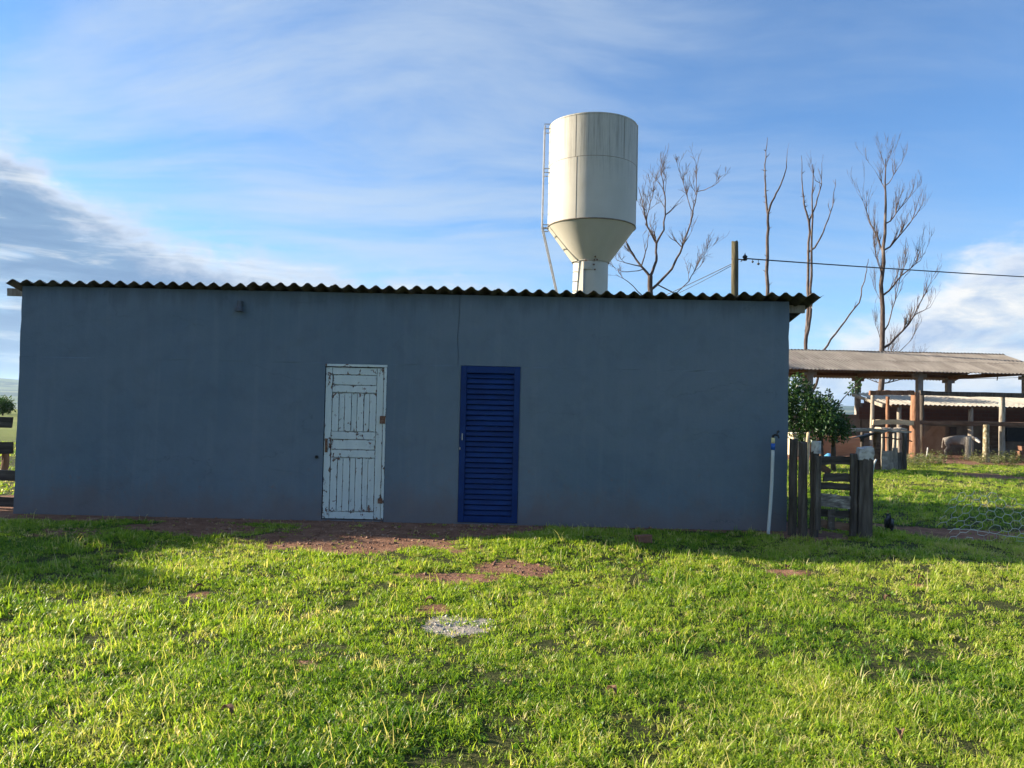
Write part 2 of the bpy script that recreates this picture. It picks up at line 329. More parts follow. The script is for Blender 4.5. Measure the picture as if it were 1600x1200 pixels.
def peeling():
    m = bpy.data.materials.new('peeling_pale_paint'); m.use_nodes = True; t = NT(m.node_tree)
    co = t.n('ShaderNodeTexCoord').outputs['Generated']
    oc = t.n('ShaderNodeTexCoord').outputs['Object']
    rnd = t.n('ShaderNodeObjectInfo').outputs['Random']
    v = t.n('ShaderNodeVectorMath', {0: oc, 1: t.comb(t.m('MULTIPLY', rnd, 31.0), 0.0, t.m('MULTIPLY', rnd, 17.0))}, operation='ADD').outputs[0]
    gx, gy, gz = t.xyz(co)
    def near(g): return t.m('ABSOLUTE', t.m('MULTIPLY', t.m('SUBTRACT', g, 0.5), 2.0))
    ed = t.m('MAXIMUM', t.m('POWER', near(gx), 8.0), t.m('POWER', near(gz), 8.0))
    n1 = t.noise(t.mapping(v, (16, 16, 11)), 1.0, 8, 0.68, 0.5)
    n2 = t.noise(v, 3.0, 3, 0.5)
    k = t.m('ADD', n1, t.m('ADD', t.m('MULTIPLY', ed, 0.115), t.m('MULTIPLY', t.m('SUBTRACT', n2, 0.5), 0.35)))
    peel = t.step(k, 0.630, 0.655)
    c = t.ramp(t.noise(t.mapping(v, (3, 3, 1)), 2.0, 5), [(0.3, (0.46, 0.52, 0.51)), (0.7, (0.55, 0.60, 0.58))])
    c = t.mix(t.m('MULTIPLY', t.step(t.noise(t.mapping(v, (20, 20, 3)), 1.0, 6, 0.7), 0.50, 0.75), 0.45), c, (0.38, 0.43, 0.43))
    bare = t.ramp(t.noise(v, 30, 4), [(0.35, (0.055, 0.032, 0.026)), (0.65, (0.17, 0.085, 0.06))])
    c = t.mix(peel, c, bare)
    h = t.m('ADD', t.m('MULTIPLY', t.m('SUBTRACT', 1.0, peel), 1.0), t.m('MULTIPLY', t.noise(t.mapping(v, (40, 40, 4)), 1.0, 4), 0.4))
    b = t.n('ShaderNodeBump', {'Strength': 0.6, 'Distance': 0.003, 'Height': h})
    p = t.n('ShaderNodeBsdfPrincipled', {'Base Color': c, 'Roughness': 0.6, 'Specular IOR Level': 0.35, 'Normal': b})
    t.n('ShaderNodeOutputMaterial', {'Surface': p}); return m
PEEL = peeling()
BLUE = pmat('deep_blue_enamel', [(0.0008, 0.016, 0.085), (0.0012, 0.023, 0.115), (0.002, 0.030, 0.14)], 3, (1, 1, 1), 0.6, 0.15, 20, 0.004, spec=0.25, vary=0.15)

def tank_mat():
    m = bpy.data.materials.new('cream_tank_paint'); m.use_nodes = True; t = NT(m.node_tree)
    co = t.n('ShaderNodeTexCoord').outputs['Object']; x, y, z = t.xyz(co)
    an = t.m('ARCTAN2', y, x)
    cyl = t.comb(t.m('MULTIPLY', an, 1.25), 0.0, z)
    st = t.noise(t.mapping(cyl, (9, 1, 0.35)), 1.0, 7, 0.68, 0.1)
    fine = t.noise(t.mapping(cyl, (26, 1, 1.1)), 1.0, 6, 0.72)
    reach = t.m('SUBTRACT', z, t.m('MULTIPLY', t.noise(t.mapping(cyl, (6, 1, 0.1)), 1.0, 3), 2.1))
    zone = t.step(reach, 6.7, 8.0)
    c = t.ramp(t.noise(cyl, 1.3, 4), [(0.3, (0.45, 0.42, 0.35)), (0.7, (0.51, 0.48, 0.41))])
    d = t.m('MULTIPLY', zone, t.m('ADD', t.m('MULTIPLY', t.step(st, 0.44, 0.68), 0.42), t.m('MULTIPLY', t.step(fine, 0.46, 0.66), 0.42)), clamp=True)
    c = t.mix(d, c, (0.20, 0.19, 0.168))
    c = t.mix(t.m('MULTIPLY', t.step(t.noise(t.mapping(cyl, (14, 1, 0.5)), 1.0, 6, 0.7), 0.60, 0.78), 0.35), c, (0.42, 0.36, 0.28))
    rs = t.m('MULTIPLY', t.step(t.noise(cyl, 7.0, 6, 0.7), 0.68, 0.73), 0.8)
    c = t.mix(rs, c, (0.16, 0.08, 0.05))
    b = t.n('ShaderNodeBump', {'Strength': 0.15, 'Distance': 0.03, 'Height': t.noise(cyl, 1.2, 3)})
    p = t.n('ShaderNodeBsdfPrincipled', {'Base Color': c, 'Roughness': 0.6, 'Specular IOR Level': 0.3, 'Normal': b})
    t.n('ShaderNodeOutputMaterial', {'Surface': p}); return m
TANK = tank_mat()

def leaf_mat(name, cols, trans=0.35, rough=0.45, inst_tint=False):
    m = bpy.data.materials.new(name); m.use_nodes = True; t = NT(m.node_tree)
    pos = t.n('ShaderNodeNewGeometry').outputs['Position']
    if inst_tint:
        a = t.n('ShaderNodeAttribute', attribute_name='tint', attribute_type='INSTANCER').outputs['Fac']
        bl = t.n('ShaderNodeAttribute', attribute_name='blade', attribute_type='GEOMETRY').outputs['Fac']
        f = t.m('ADD', a, t.m('MULTIPLY', t.m('SUBTRACT', bl, 0.5), 0.42), clamp=True)
        c = t.ramp(f, [(i / (len(cols) - 1), q) for i, q in enumerate(cols)])
    else:
        at_ = t.n('ShaderNodeAttribute', attribute_name='tint').outputs['Fac']
        c = t.ramp(at_, [(i / (len(cols) - 1), q) for i, q in enumerate(cols)])
    p = t.n('ShaderNodeBsdfPrincipled', {'Base Color': c, 'Roughness': rough, 'Specular IOR Level': 0.35})
    tr = t.n('ShaderNodeBsdfTranslucent', {'Color': t.mix(1.0, c, (1.5, 1.5, 0.75), 'MULTIPLY')})
    mx = t.n('ShaderNodeMixShader', {0: trans, 1: p.outputs[0], 2: tr.outputs[0]})
    t.n('ShaderNodeOutputMaterial', {'Surface': mx}); return m
GRASS = leaf_mat('grass_blades', [(0.055, 0.135, 0.016), (0.135, 0.245, 0.022), (0.25, 0.37, 0.032), (0.375, 0.455, 0.058), (0.54, 0.49, 0.20), (0.62, 0.54, 0.30)], 0.5, 0.42, True)
CITRUS = leaf_mat('citrus_leaves', [(0.012, 0.040, 0.010), (0.022, 0.062, 0.014), (0.045, 0.10, 0.02), (0.10, 0.16, 0.03)], 0.18, 0.35)
WEED = leaf_mat('weed_leaves', [(0.10, 0.13, 0.04), (0.20, 0.22, 0.09), (0.34, 0.34, 0.18)], 0.35, 0.6)
SHADE_LEAF = leaf_mat('broad_tree_leaves', [(0.03, 0.07, 0.015), (0.05, 0.10, 0.02), (0.09, 0.14, 0.03)], 0.25, 0.5)

# ------------------------------------------------------------------ the shed's place
SL = at(21, 800, 10.42); SR = at(1229, 826, 10.34)
S_ANG = math.atan2(SR.y - SL.y, SR.x - SL.x); S_W = math.hypot(SR.x - SL.x, SR.y - SL.y)
S_ORG = Vector((SL.x, SL.y, 0.0))
def wall_px(px, py):                                # (along the wall, height) of a photo pixel on the front wall
    d = ray(px, py); n = Vector((-math.sin(S_ANG), math.cos(S_ANG), 0)); k = (S_ORG - CAM).dot(n) / d.dot(n)
    p = CAM + d * k - S_ORG
    return p.x * math.cos(S_ANG) + p.y * math.sin(S_ANG), p.z

# ------------------------------------------------------------------ ground
def gpatch(px, py, rx, ry):
    c = ground(px, py); a = ground(px + rx, py); b = ground(px, py - ry); d = ground(px, py + ry)
    return c.x, c.y, abs(a.x - c.x), (b - d).length / 2
BARE = [(*gpatch(560, 838, 150, 17), 1.0), (*gpatch(640, 826, 150, 10), 0.9), (*gpatch(690, 896, 95, 9), 0.72), (*gpatch(800, 882, 52, 9), 0.95), (*gpatch(310, 822, 120, 9), 0.8),
        (*gpatch(120, 830, 70, 7), 0.55), (*gpatch(675, 945, 30, 8), 0.75), (*gpatch(480, 1040, 26, 8), 0.55), (*gpatch(1030, 976, 42, 7), 0.5), (*gpatch(310, 926, 24, 6), 0.6),
        (*gpatch(1240, 832, 70, 8), 0.95), (*gpatch(1490, 832, 140, 7), 0.85), (*gpatch(1225, 890, 30, 5), 0.5), (*gpatch(1150, 825, 60, 5), 0.7), (*gpatch(1430, 915, 25, 6), 0.45),
        (*gpatch(690, 1168, 90, 14), 0.24), (*gpatch(1130, 1155, 60, 14), 0.22), (*gpatch(160, 1160, 70, 12), 0.22), (*gpatch(900, 1070, 60, 10), 0.22),
        (*gpatch(1548, 743, 48, 4), 1.0), (*gpatch(1490, 719, 40, 3), 1.0), (*gpatch(1580, 788, 60, 3), 0.4), (*gpatch(10, 802, 60, 6), 1.0), (*gpatch(110, 806, 120, 3.2), 1.0)]
ASH = gpatch(730, 970, 56, 13)
def ell(x, y, e, ph=0):
    n = (fbm(x * 1.9 + ph, y * 1.9, 5, 5) - 0.5) * 1.5
    r = np.sqrt(((x - e[0]) / e[2]) ** 2 + ((y - e[1]) / e[3]) ** 2) + n * 1.1
    return np.clip((1.28 - r) / 0.6, 0, 1)
def bare_at(x, y):
    b = np.zeros_like(x)
    for i, e in enumerate(BARE): b = np.maximum(b, ell(x, y, e, i) * e[4])
    u = (x - S_ORG.x) * math.cos(S_ANG) + (y - S_ORG.y) * math.sin(S_ANG)
    v = -(x - S_ORG.x) * math.sin(S_ANG) + (y - S_ORG.y) * math.cos(S_ANG)
    wd = 0.20 + 0.62 * fbm(u * 0.7, v * 0.3, 9, 3) * (u < 7.2)
    strip = np.clip((v + wd) / 0.12, 0, 1) * ((u > -1.2) & (u < S_W + 0.3) & (v < 1.5))
    b = np.maximum(b, strip * 0.9)
    b = np.maximum(b, np.clip((y - 24.5) / 2.5, 0, 1) * (y < 45) * (x > 8))
    return b
def ash_at(x, y): return np.clip(ell(x, y, ASH, 3) * (0.60 + 1.7 * (fbm(x * 7, y * 11, 88, 4) - 0.25)), 0, 1)
def gheight(x, y):
    x = np.asarray(x, float); y = np.asarray(y, float); r = np.hypot(x, y)
    near = np.exp(-(r / 45) ** 2)
    v = y - (S_ORG.y + (x - S_ORG.x) * math.tan(S_ANG))
    by_wall = 1 - np.exp(-((v) / 0.9) ** 2) * ((x > S_ORG.x - 1) & (x < SR.x + 1))
    h = near * by_wall * (0.11 * (fbm(x * 0.45, y * 0.45, 1, 3) - 0.5) + 0.05 * (fbm(x * 1.9, y * 1.9, 2, 3) - 0.5))
    h = h + 0.06 * np.exp(-((x - 0.5) / 1.0) ** 2 - ((y - 9.1) / 0.55) ** 2) - 0.02
    h = h - 58 * np.clip((r - 90) / 1800, 0, 1) ** 1.2
    ang = np.arctan2(x, y)
    hill = fbm(ang * 3.2 + 11, r / 1800.0, 7, 5)
    h = h + np.clip((r - 2500) / 2600, 0, 1) * (55 + 120 * hill * np.clip(1.15 - 0.35 * np.cos((ang - 0.8) * 1.0), 0.6, 1.5))
    return h

angs = np.concatenate([np.linspace(-48, 48, 640), np.linspace(48, 312, 90)[1:-1]]) * math.pi / 180
rr = np.concatenate([[0.15, 0.6, 1.2], np.linspace(1.8, 12.5, 150), np.geomspace(12.7, 8500, 130)])
A, Rr = np.meshgrid(angs, rr); GX = (Rr * np.sin(A)).ravel(); GY = (Rr * np.cos(A)).ravel()
GZ = gheight(GX, GY); na, nr = len(angs), len(rr)
ii = np.arange(nr - 1)[:, None] * na; kk = np.arange(na)[None, :]; k2 = (kk + 1) % na
quads = np.stack([ii + kk, ii + na + kk, ii + na + k2, ii + k2], -1).reshape(-1, 4)
gm = bpy.data.meshes.new('ground')
vv = np.vstack([np.stack([GX, GY, GZ], 1), [[0, 0, float(gheight(np.zeros(1), np.zeros(1))[0])]]])
fan = [(len(vv) - 1, int(k), int((k + 1) % na)) for k in range(na)]
gm.from_pydata(vv.tolist(), [], quads[:, ::-1].tolist() + [f[::-1] for f in fan])
for nm, fn in (('bare', bare_at), ('ash', ash_at)):
    a_ = gm.attributes.new(nm, 'FLOAT', 'POINT'); a_.data.foreach_set('value', fn(vv[:, 0], vv[:, 1]).astype(np.float32))
gm.polygons.foreach_set('use_smooth', [True] * len(gm.polygons)); gm.update()
g_ob = bpy.data.objects.new('ground', gm); COL.objects.link(g_ob); tag(g_ob, kind='structure')

def ground_mat():
    m = bpy.data.materials.new('pasture_and_red_earth'); m.use_nodes = True; t = NT(m.node_tree)
    pos = t.n('ShaderNodeNewGeometry').outputs['Position']; x, y, z = t.xyz(pos)
    dist = t.n('ShaderNodeVectorMath', {0: pos}, operation='LENGTH').outputs[1]
    bare = t.n('ShaderNodeAttribute', attribute_name='bare').outputs['Fac']
    ash = t.n('ShaderNodeAttribute', attribute_name='ash').outputs['Fac']
    soil = t.ramp(t.noise(pos, 5.0, 8, 0.65), [(0.3, (0.135, 0.062, 0.038)), (0.5, (0.215, 0.108, 0.068)), (0.7, (0.31, 0.175, 0.115))])
    soil = t.mix(t.m('MULTIPLY', t.step(t.noise(pos, 45, 5, 0.7), 0.52, 0.68), 0.6), soil, (0.36, 0.25, 0.17))
    thatch = t.ramp(t.noise(pos, 26.0, 7, 0.7), [(0.30, (0.0210, 0.0270, 0.0075)), (0.50, (0.0450, 0.0570, 0.0150)), (0.68, (0.1020, 0.0900, 0.0360))])
    far = t.ramp(t.noise(t.mapping(pos, (0.05, 0.22, 1)), 1.0, 8, 0.65), [(0.3, (0.105, 0.155, 0.030)), (0.5, (0.165, 0.20, 0.048)), (0.7, (0.26, 0.25, 0.085))])
    g = t.mix(t.step(dist, 22, 38), thatch, far)
    wood = t.step(t.noise(t.mapping(pos, (0.0030, 0.0030, 0.0)), 1.0, 7, 0.66), 0.46, 0.52)
    land = t.mix(wood, t.ramp(t.noise(t.mapping(pos, (0.002, 0.002, 0)), 1.0, 4), [(0.35, (0.10, 0.14, 0.035)), (0.65, (0.19, 0.19, 0.08))]), (0.022, 0.045, 0.014))
    g = t.mix(t.step(dist, 260, 700), g, land)
    bn = t.step(t.m('ADD', bare, t.m('MULTIPLY', t.m('SUBTRACT', t.noise(pos, 14, 6, 0.7), 0.5), 0.7)), 0.22, 0.42)
    c = t.mix(bn, g, soil)
    an = t.step(t.m('ADD', ash, t.m('MULTIPLY', t.m('SUBTRACT', t.noise(pos, 18, 7, 0.75), 0.5), 1.3)), 0.35, 0.60)
    c = t.mix(an, c, t.ramp(t.noise(pos, 60, 5), [(0.3, (0.22, 0.185, 0.15)), (0.7, (0.48, 0.44, 0.38))]))
    h = t.m('ADD', t.noise(pos, 12, 6, 0.65), t.m('MULTIPLY', t.noise(pos, 60, 4, 0.6), 0.4))
    b = t.n('ShaderNodeBump', {'Strength': t.m('SUBTRACT', 0.9, t.m('MULTIPLY', t.step(dist, 15, 60), 0.7)), 'Distance': 0.035, 'Height': h})
    p = t.n('ShaderNodeBsdfPrincipled', {'Base Color': c, 'Roughness': 0.95, 'Specular IOR Level': 0.15, 'Normal': b})
    t.n('ShaderNodeOutputMaterial', {'Surface': p}); return m
gm.materials.append(ground_mat())

# ------------------------------------------------------------------ the long blue-grey shed
H_WALL, DEPTH, SLOPE = 3.07, 4.2, 0.18
shed = empty('farm_shed', S_ORG, S_ANG)
tag(shed, 'long blue-grey plastered farm shed with two doors and a corrugated roof', 'shed')
wd_l, wd_r, wd_t = wall_px(505.0, 690)[0], wall_px(602, 690)[0], wall_px(556, 569)[1]
bd_l, bd_r, bd_t = wall_px(717.5, 690)[0], wall_px(811, 690)[0], wall_px(766, 572)[1]
gr_u = wall_px(716.5, 520)[0]

def front_wall():
    mb = MB(); us = set(np.round(np.linspace(0, S_W, 60), 3)) | {wd_l, wd_r, bd_l, bd_r, gr_u - 0.004, gr_u + 0.004}
    us = sorted(u for u in us if not any(0 < abs(u - q) < 0.03 for q in (wd_l, wd_r, bd_l, bd_r, gr_u)) or u in (wd_l, wd_r, bd_l, bd_r) or abs(abs(u - gr_u) - 0.004) < 1e-6)
    zs = sorted({-0.25, 0.0, wd_t, bd_t, H_WALL} | set(np.round(np.linspace(0.2, 1.9, 10), 3)) | set(np.round(np.linspace(2.3, 2.9, 5), 3)))
    rng = random.Random(4); V = {}
    hard = lambda u: any(abs(u - q) < 1e-6 for q in (wd_l, wd_r, bd_l, bd_r)) or abs(abs(u - gr_u) - 0.004) < 1e-6
    for i, u in enumerate(us):
        for j, z in enumerate(zs):
            y = 0 if hard(u) else rng.uniform(-0.004, 0.004)
            uu = u
            if i in (0, len(us) - 1): uu += rng.uniform(-0.004, 0.004)
            elif abs(abs(u - gr_u) - 0.004) < 1e-6: uu += 0.010 * math.sin(z * 7.0) + 0.006 * math.sin(z * 17)
            V[i, j] = len(mb.v); mb.v.append((uu, y, z))
    def kind(uc, zc):
        if wd_l < uc < wd_r and zc < wd_t and zc > -0.1: return 'door'
        if bd_l < uc < bd_r and zc < bd_t and zc > -0.1: return 'door'
        if abs(uc - gr_u) < 0.0041 and zc > bd_t: return 'groove'
        return 'wall'
    for i in range(len(us) - 1):
        for j in range(len(zs) - 1):
            k = kind((us[i] + us[i + 1]) / 2, (zs[j] + zs[j + 1]) / 2)
            q = [V[i, j], V[i + 1, j], V[i + 1, j + 1], V[i, j + 1]]
            if k == 'wall': mb.f.append(tuple(q)); mb.mi.append(0)
            elif k == 'groove':
                p = [mb.v[a] for a in q]; o = len(mb.v)
                mb.v += [(a, 0.014, c) for a, b, c in p]
                mb.f += [(o, o + 1, o + 2, o + 3), (q[0], o, o + 3, q[3]), (q[1], q[2], o + 2, o + 1)]; mb.mi += [0] * 3
    for l, r, t in ((wd_l, wd_r, wd_t), (bd_l, bd_r, bd_t)):      # reveals
        mb.add([(l, 0, 0), (l, 0, t), (l, 0.15, t), (l, 0.15, 0)], [(0, 1, 2, 3)])
        mb.add([(r, 0, 0), (r, 0, t), (r, 0.15, t), (r, 0.15, 0)], [(3, 2, 1, 0)])
        mb.add([(l, 0, t), (r, 0, t), (r, 0.15, t), (l, 0.15, t)], [(0, 1, 2, 3)])
        mb.add([(l, 0, 0), (r, 0, 0), (r, 0.15, 0), (l, 0.15, 0)], [(0, 3, 2, 1)])
    return mb.build('front_wall', WALLP, shed)
front_wall()
hb = H_WALL - SLOPE * DEPTH
for u0, u1 in ((0.004, 0.15), (S_W - 0.15, S_W - 0.004)):
    mb = MB()
    v_ = [(u, y, z) for u in (u0, u1) for y, z in ((0.012, -0.25), (DEPTH, -0.25), (DEPTH, hb), (0.012, H_WALL - 0.004))]
    mb.add(v_, [(0, 3, 2, 1), (4, 5, 6, 7), (0, 1, 5, 4), (1, 2, 6, 5), (2, 3, 7, 6), (3, 0, 4, 7)])
    mb.build('side_wall', WALLP, shed)
mb = MB(); mb.box((S_W / 2, DEPTH - 0.076, (hb - 0.25) / 2), (S_W - 0.32, 0.15, hb + 0.24)); mb.build('back_wall', WALLP, shed)
for y in (0.27, 3.75):
    mb = MB(); rough_plank(mb, (S_W / 2 - 0.035, y, H_WALL + 0.045 - SLOPE * y - 0.055), (S_W + 0.67, 0.06, 0.105), seed=int(y * 10), n=16, jit=0.004)
    mb.build('purlin', WOOD_DARK if y > 1 else WOOD_GREY, shed)

def sheet_mesh(name, waves, lam, length, amp=0.0275, th=0.0065, seg=12, ragged=0.0, seed=0):
    rng = random.Random(seed); n = int(waves * seg); mb = MB(); rows = [0.0, 0.03, length]
    for s in (1, -1):
        for y in rows:
            for i in range(n + 1):
                x = i * lam / seg; ph = 2 * math.pi * x / lam
                dz = amp * math.sin(ph - math.pi / 2) + s * th / 2
                yy = y + (rng.uniform(-ragged, ragged) if y == 0 else 0)
                mb.v.append((x, yy, dz))
    W = n + 1; bo = len(rows) * W
    for j in range(len(rows) - 1):
        for i in range(n):
            a = j * W + i
            mb.f.append((a, a + 1, a + W + 1, a + W)); mb.f.append((bo + a, bo + a + W, bo + a + W + 1, bo + a + 1))
    for i in range(n):
        mb.f.append((i, bo + i, bo + i + 1, i + 1)); a = (len(rows) - 1) * W + i; mb.f.append((a, a + 1, bo + a + 1, bo + a))
    for j in range(len(rows) - 1):
        a = j * W; mb.f.append((a, a + W, bo + a + W, bo + a)); a = j * W + n; mb.f.append((a, bo + a, bo + a + W, a + W))
    mb.mi = [0] * len(mb.f)
    me = mb.mesh(name, smooth=True); me.set_sharp_from_angle(angle=R(50)); return me
LAM = 0.182
sheets = [sheet_mesh('roof_sheet', 6.3, LAM, 2.40, ragged=0.006, seed=s) for s in range(3)]
for me in sheets: me.materials.append(ROOF_OLD)
rng = random.Random(8); sl = -math.atan(SLOPE)
for row in range(2):
    for i in range(10):
        z = H_WALL + 0.028 + (0.0085 if i % 2 else 0) - (0.011 if row else 0) + rng.uniform(-0.004, 0.006)
        y = -0.14 + row * 2.15 + rng.uniform(-0.035, 0.035)
        inst('roof_sheet', sheets[(i * 2 + row) % 3], shed, (-0.155 + i * 6 * LAM, y, z - SLOPE * y),
             (sl + rng.uniform(-0.002, 0.002), rng.uniform(-0.004, 0.004), rng.uniform(-0.003, 0.003)))

# peeling panelled door
zt, W_ = wd_t, wd_r - wd_l
LW, LH, lx, lz = W_ - 0.055, zt - 0.06, wd_l + 0.010, 0.012
mb = MB(); mb.box((LW / 2, 0.056, LH / 2), (LW - 0.004, 0.012, LH - 0.004))
door = mb.build('panelled_door', PEEL, shed, loc=(lx, 0.0, lz)); tag(door, 'pale blue-white panelled wooden door with peeling paint')
def part(name, u0, u1, z0, z1, y0, y1, mat, parent, bev=0.003):
    mb = MB(); mb.box((0, 0, 0), (u1 - u0, y1 - y0, z1 - z0))
    return mb.build(name, mat, parent, loc=((u0 + u1) / 2, (y0 + y1) / 2, (z0 + z1) / 2), bevel=bev)
fz = lambda q: LH * (1 - (q - 70) / 1080.0)          # from marks along the photographed door
ST = 0.088; g = 0.0035
part('stile', 0, ST, 0, LH, 0.012, 0.049, PEEL, door); part('stile', LW - ST, LW, 0, LH, 0.012, 0.049, PEEL, door)
for a, b in ((70, 120), (198, 248), (530, 582), (660, 712), (1101, 1150)):
    part('rail', ST + g, LW - ST - g, fz(b), fz(a), 0.014, 0.049, PEEL, door)
for a, b in ((124, 194), (586, 656)):
    part('panel_board', ST + 0.008, LW - ST - 0.008, fz(b), fz(a), 0.022, 0.049, PEEL, door, 0.006)
for a, b in ((254, 526), (717, 1097)):
    n = 7; wds = [1.12 if k % 2 == 0 else 0.92 for k in range(n)]; tot = sum(wds); u = ST + g; span = LW - 2 * ST - 2 * g
    for k in range(n):
        bw = span * wds[k] / tot
        part('panel_board', u + 0.003, u + bw - 0.003, fz(b), fz(a), 0.018 if k % 2 == 0 else 0.026, 0.049, PEEL, door, 0.004); u += bw
part('door_frame_head', -0.006, LW + 0.048, LH + 0.012, LH + 0.046, -0.012, 0.06, PEEL, door)
part('door_frame_jamb', LW + 0.008, LW + 0.044, 0.0, LH + 0.011, -0.009, 0.06, PEEL, door)
for q in (440, 1016): part('hinge', LW - 0.035, LW + 0.040 if q < 500 else LW + 0.03, fz(q) - (0.05 if q < 500 else 0.035), fz(q) + (0.055 if q < 500 else 0.035), -0.015, -0.0095, RUST, door, 0.002)
part('lock_plate', 0.012, 0.050, fz(680), fz(580), 0.006, 0.0115, RUST, door, 0.002)
mb = MB(); mb.tube([(0.045, 0.004, fz(668)), (0.062, -0.022, fz(655)), (0.064, -0.024, fz(610)), (0.05, 0.004, fz(595))], 0.007, 8); mb.build('door_handle', METAL_GREY, door, smooth=True)

# louvred blue steel door
BW, BH = bd_r - bd_l - 0.008, bd_t - 0.012
mb = MB(); mb.box((BW / 2, 0.062, BH / 2), (BW - 0.06, 0.006, BH - 0.06))
bdoor = mb.build('louvred_door', BLUE, shed, loc=(bd_l + 0.004, 0.0, 0.006)); tag(bdoor, 'deep blue steel door with horizontal louvre slats')
FR = 0.078
part('door_frame_jamb', 0, FR, 0, BH, -0.014, 0.055, BLUE, bdoor); part('door_frame_jamb', BW - FR, BW, 0, BH, -0.014, 0.055, BLUE, bdoor)
part('door_frame_head', FR + 0.001, BW - FR - 0.001, BH - 0.09, BH, -0.012, 0.055, BLUE, bdoor)
part('door_frame_sill', FR + 0.001, BW - FR - 0.001, 0, 0.085, -0.012, 0.055, BLUE, bdoor)
NS = 27; z0, z1 = 0.09, BH - 0.095; pit = (z1 - z0) / NS
mb = MB(); L = BW - 2 * FR - 0.004
prof = [(0.052, pit * 0.98), (0.030, pit * 0.90), (0.012, pit * 0.30), (0.010, pit * 0.12), (0.022, 0.02 * pit), (0.026, 0.02 * pit), (0.015, pit * 0.14), (0.017, pit * 0.30), (0.034, pit * 0.88), (0.054, pit * 0.94)]
vs_ = [(x, y, z) for x in (0, L) for y, z in prof]; n = len(prof)
mb.add(vs_, [(k, (k + 1) % n, n + (k + 1) % n, n + k) for k in range(n)] + [tuple(range(n)), tuple(range(2 * n - 1, n - 1, -1))])
slat = mb.mesh('slat'); slat.materials.append(BLUE)
rng = random.Random(2)
for k in range(NS): inst('slat', slat, bdoor, (FR + 0.002, rng.uniform(-0.0015, 0.0015), z0 + k * pit), (rng.uniform(-0.02, 0.02), 0, 0))
part('door_handle', 0.030, 0.045, 1.10, 1.19, -0.040, -0.0145, METAL_GREY, bdoor, 0.004)
part('padlock', 0.002, 0.016, 0.975, 1.005, -0.030, -0.0145, METAL_GREY, bdoor, 0.003)

u, z = wall_px(377, 480)
mb = MB(); mb.lathe([(0.0, 0.075), (0.028, 0.075), (0.032, 0.04), (0.034, 0.0), (0.050, -0.03), (0.056, -0.062), (0.048, -0.066), (0.0, -0.05)], 16, c=(0, -0.07, 0)); mb.box((0, -0.022, 0.05), (0.05, 0.036, 0.06))
mb.build('lamp_socket', pmat('grey_lamp_socket', [(0.06, 0.07, 0.085), (0.11, 0.12, 0.14)], 10), shed, loc=(u, 0.0, z))
u, z = wall_px(495, 714)
mb = MB(); mb.lathe([(0.0, 0.0), (0.014, 0.0), (0.014, 0.012), (0.022, 0.012), (0.022, -0.01)], 14)
o = mb.build('cable_hole', BLACK, shed, loc=(u, -0.004, z)); o.rotation_euler = (R(90), 0, 0)

# ------------------------------------------------------------------ standpipe with tap
b0 = ground(1200.5, 829); b0.y = min(b0.y, S_ORG.y - 0.14); b0 = at(1200.5, 829, 10.10); tp = at(1208, 684, 10.10)
t_ = empty('standpipe', (b0.x, b0.y, 0)); tag(t_, 'white plastic standpipe with black tap in front of the blue-grey wall', 'water tap')
hh = tp.z; lean = (tp.x - b0.x) - hh * 0.0
pt = lambda k, s=1.0: Vector((lean * k + 0.012 * math.sin(k * 3.1), 0, hh * k))
mb = MB(); mb.tube([(0, 0, -0.15)] + [pt(k / 8 * 0.90) for k in range(9)], 0.0215, 14); mb.build('pipe', PVC, t_, smooth=True)
mb = MB(); mb.tube([pt(0.872), pt(0.94)], 0.027, 14); mb.build('sleeve', PVC_BLUE, t_, smooth=True)
mb = MB(); mb.tube([pt(0.941), pt(1.0)], 0.024, 14); mb.build('pipe_end', CREAM, t_, smooth=True)
q = pt(1.0)
mb = MB(); mb.tube([q, q + Vector((0, 0, 0.025)), q + Vector((0.02, -0.015, 0.04)), q + Vector((0.055, -0.03, 0.03)), q + Vector((0.065, -0.034, -0.005))], [0.016, 0.016, 0.015, 0.013, 0.012], 10)
mb.tube([q + Vector((0.04, -0.02, 0.04)), q + Vector((0.05, -0.02, 0.075))], 0.009, 8); mb.box(q + Vector((0.058, -0.02, 0.082)), (0.03, 0.014, 0.03), Matrix.Rotation(R(-35), 3, 'Y'))
mb.build('tap', BLACK, t_, smooth=False)

# ------------------------------------------------------------------ gate and its posts
GD = 9.85
def vpost(name, px0, px1, pyt, D, mats, label, cat='fence post', group=None, seed=0, cap=None, depth=0.16, square=True, taper=0.94, sides=8, leanpx=0):
    pm = (px0 + px1) / 2; a = at(pm, 830, D); top = at(pm, pyt, D); r = abs(at(px1, 700, D).x - at(px0, 700, D).x) / 2
    e = empty(name, (a.x, D, 0)); tag(e, label, cat, group)
    x1 = leanpx * D / F
    mb = MB(); rough_post(mb, (0, 0, -0.3), (x1, 0, top.z), r, r * taper, sides, 9, seed, 0.10, square=square, lean=0.004)
    mb.build('shaft', mats, e)
    return e, r, top.z
vpost('fence_post', 1231, 1245, 686, 10.02, WOOD_DARK, 'narrow dark split fence post touching the shed corner', seed=1, sides=7, square=False)
vpost('fence_post', 1246, 1262, 692, 9.95, WOOD_DARK, 'grey weathered plank-like fence post between shed corner and gate', seed=2)
e, r, h = vpost('gate_post', 1264, 1279, 706, 9.92, WOOD_DARK, 'white-topped slim gate post on the hinge side of the wooden gate', 'gate post', seed=3)
mb = MB(); rough_post(mb, (0.015, 0, h - 0.02), (0.018, 0, h + 0.125), r * 1.12, r * 1.1, 8, 3, 5, 0.05, square=True); mb.build('painted_top', WHITE_OLD, e)
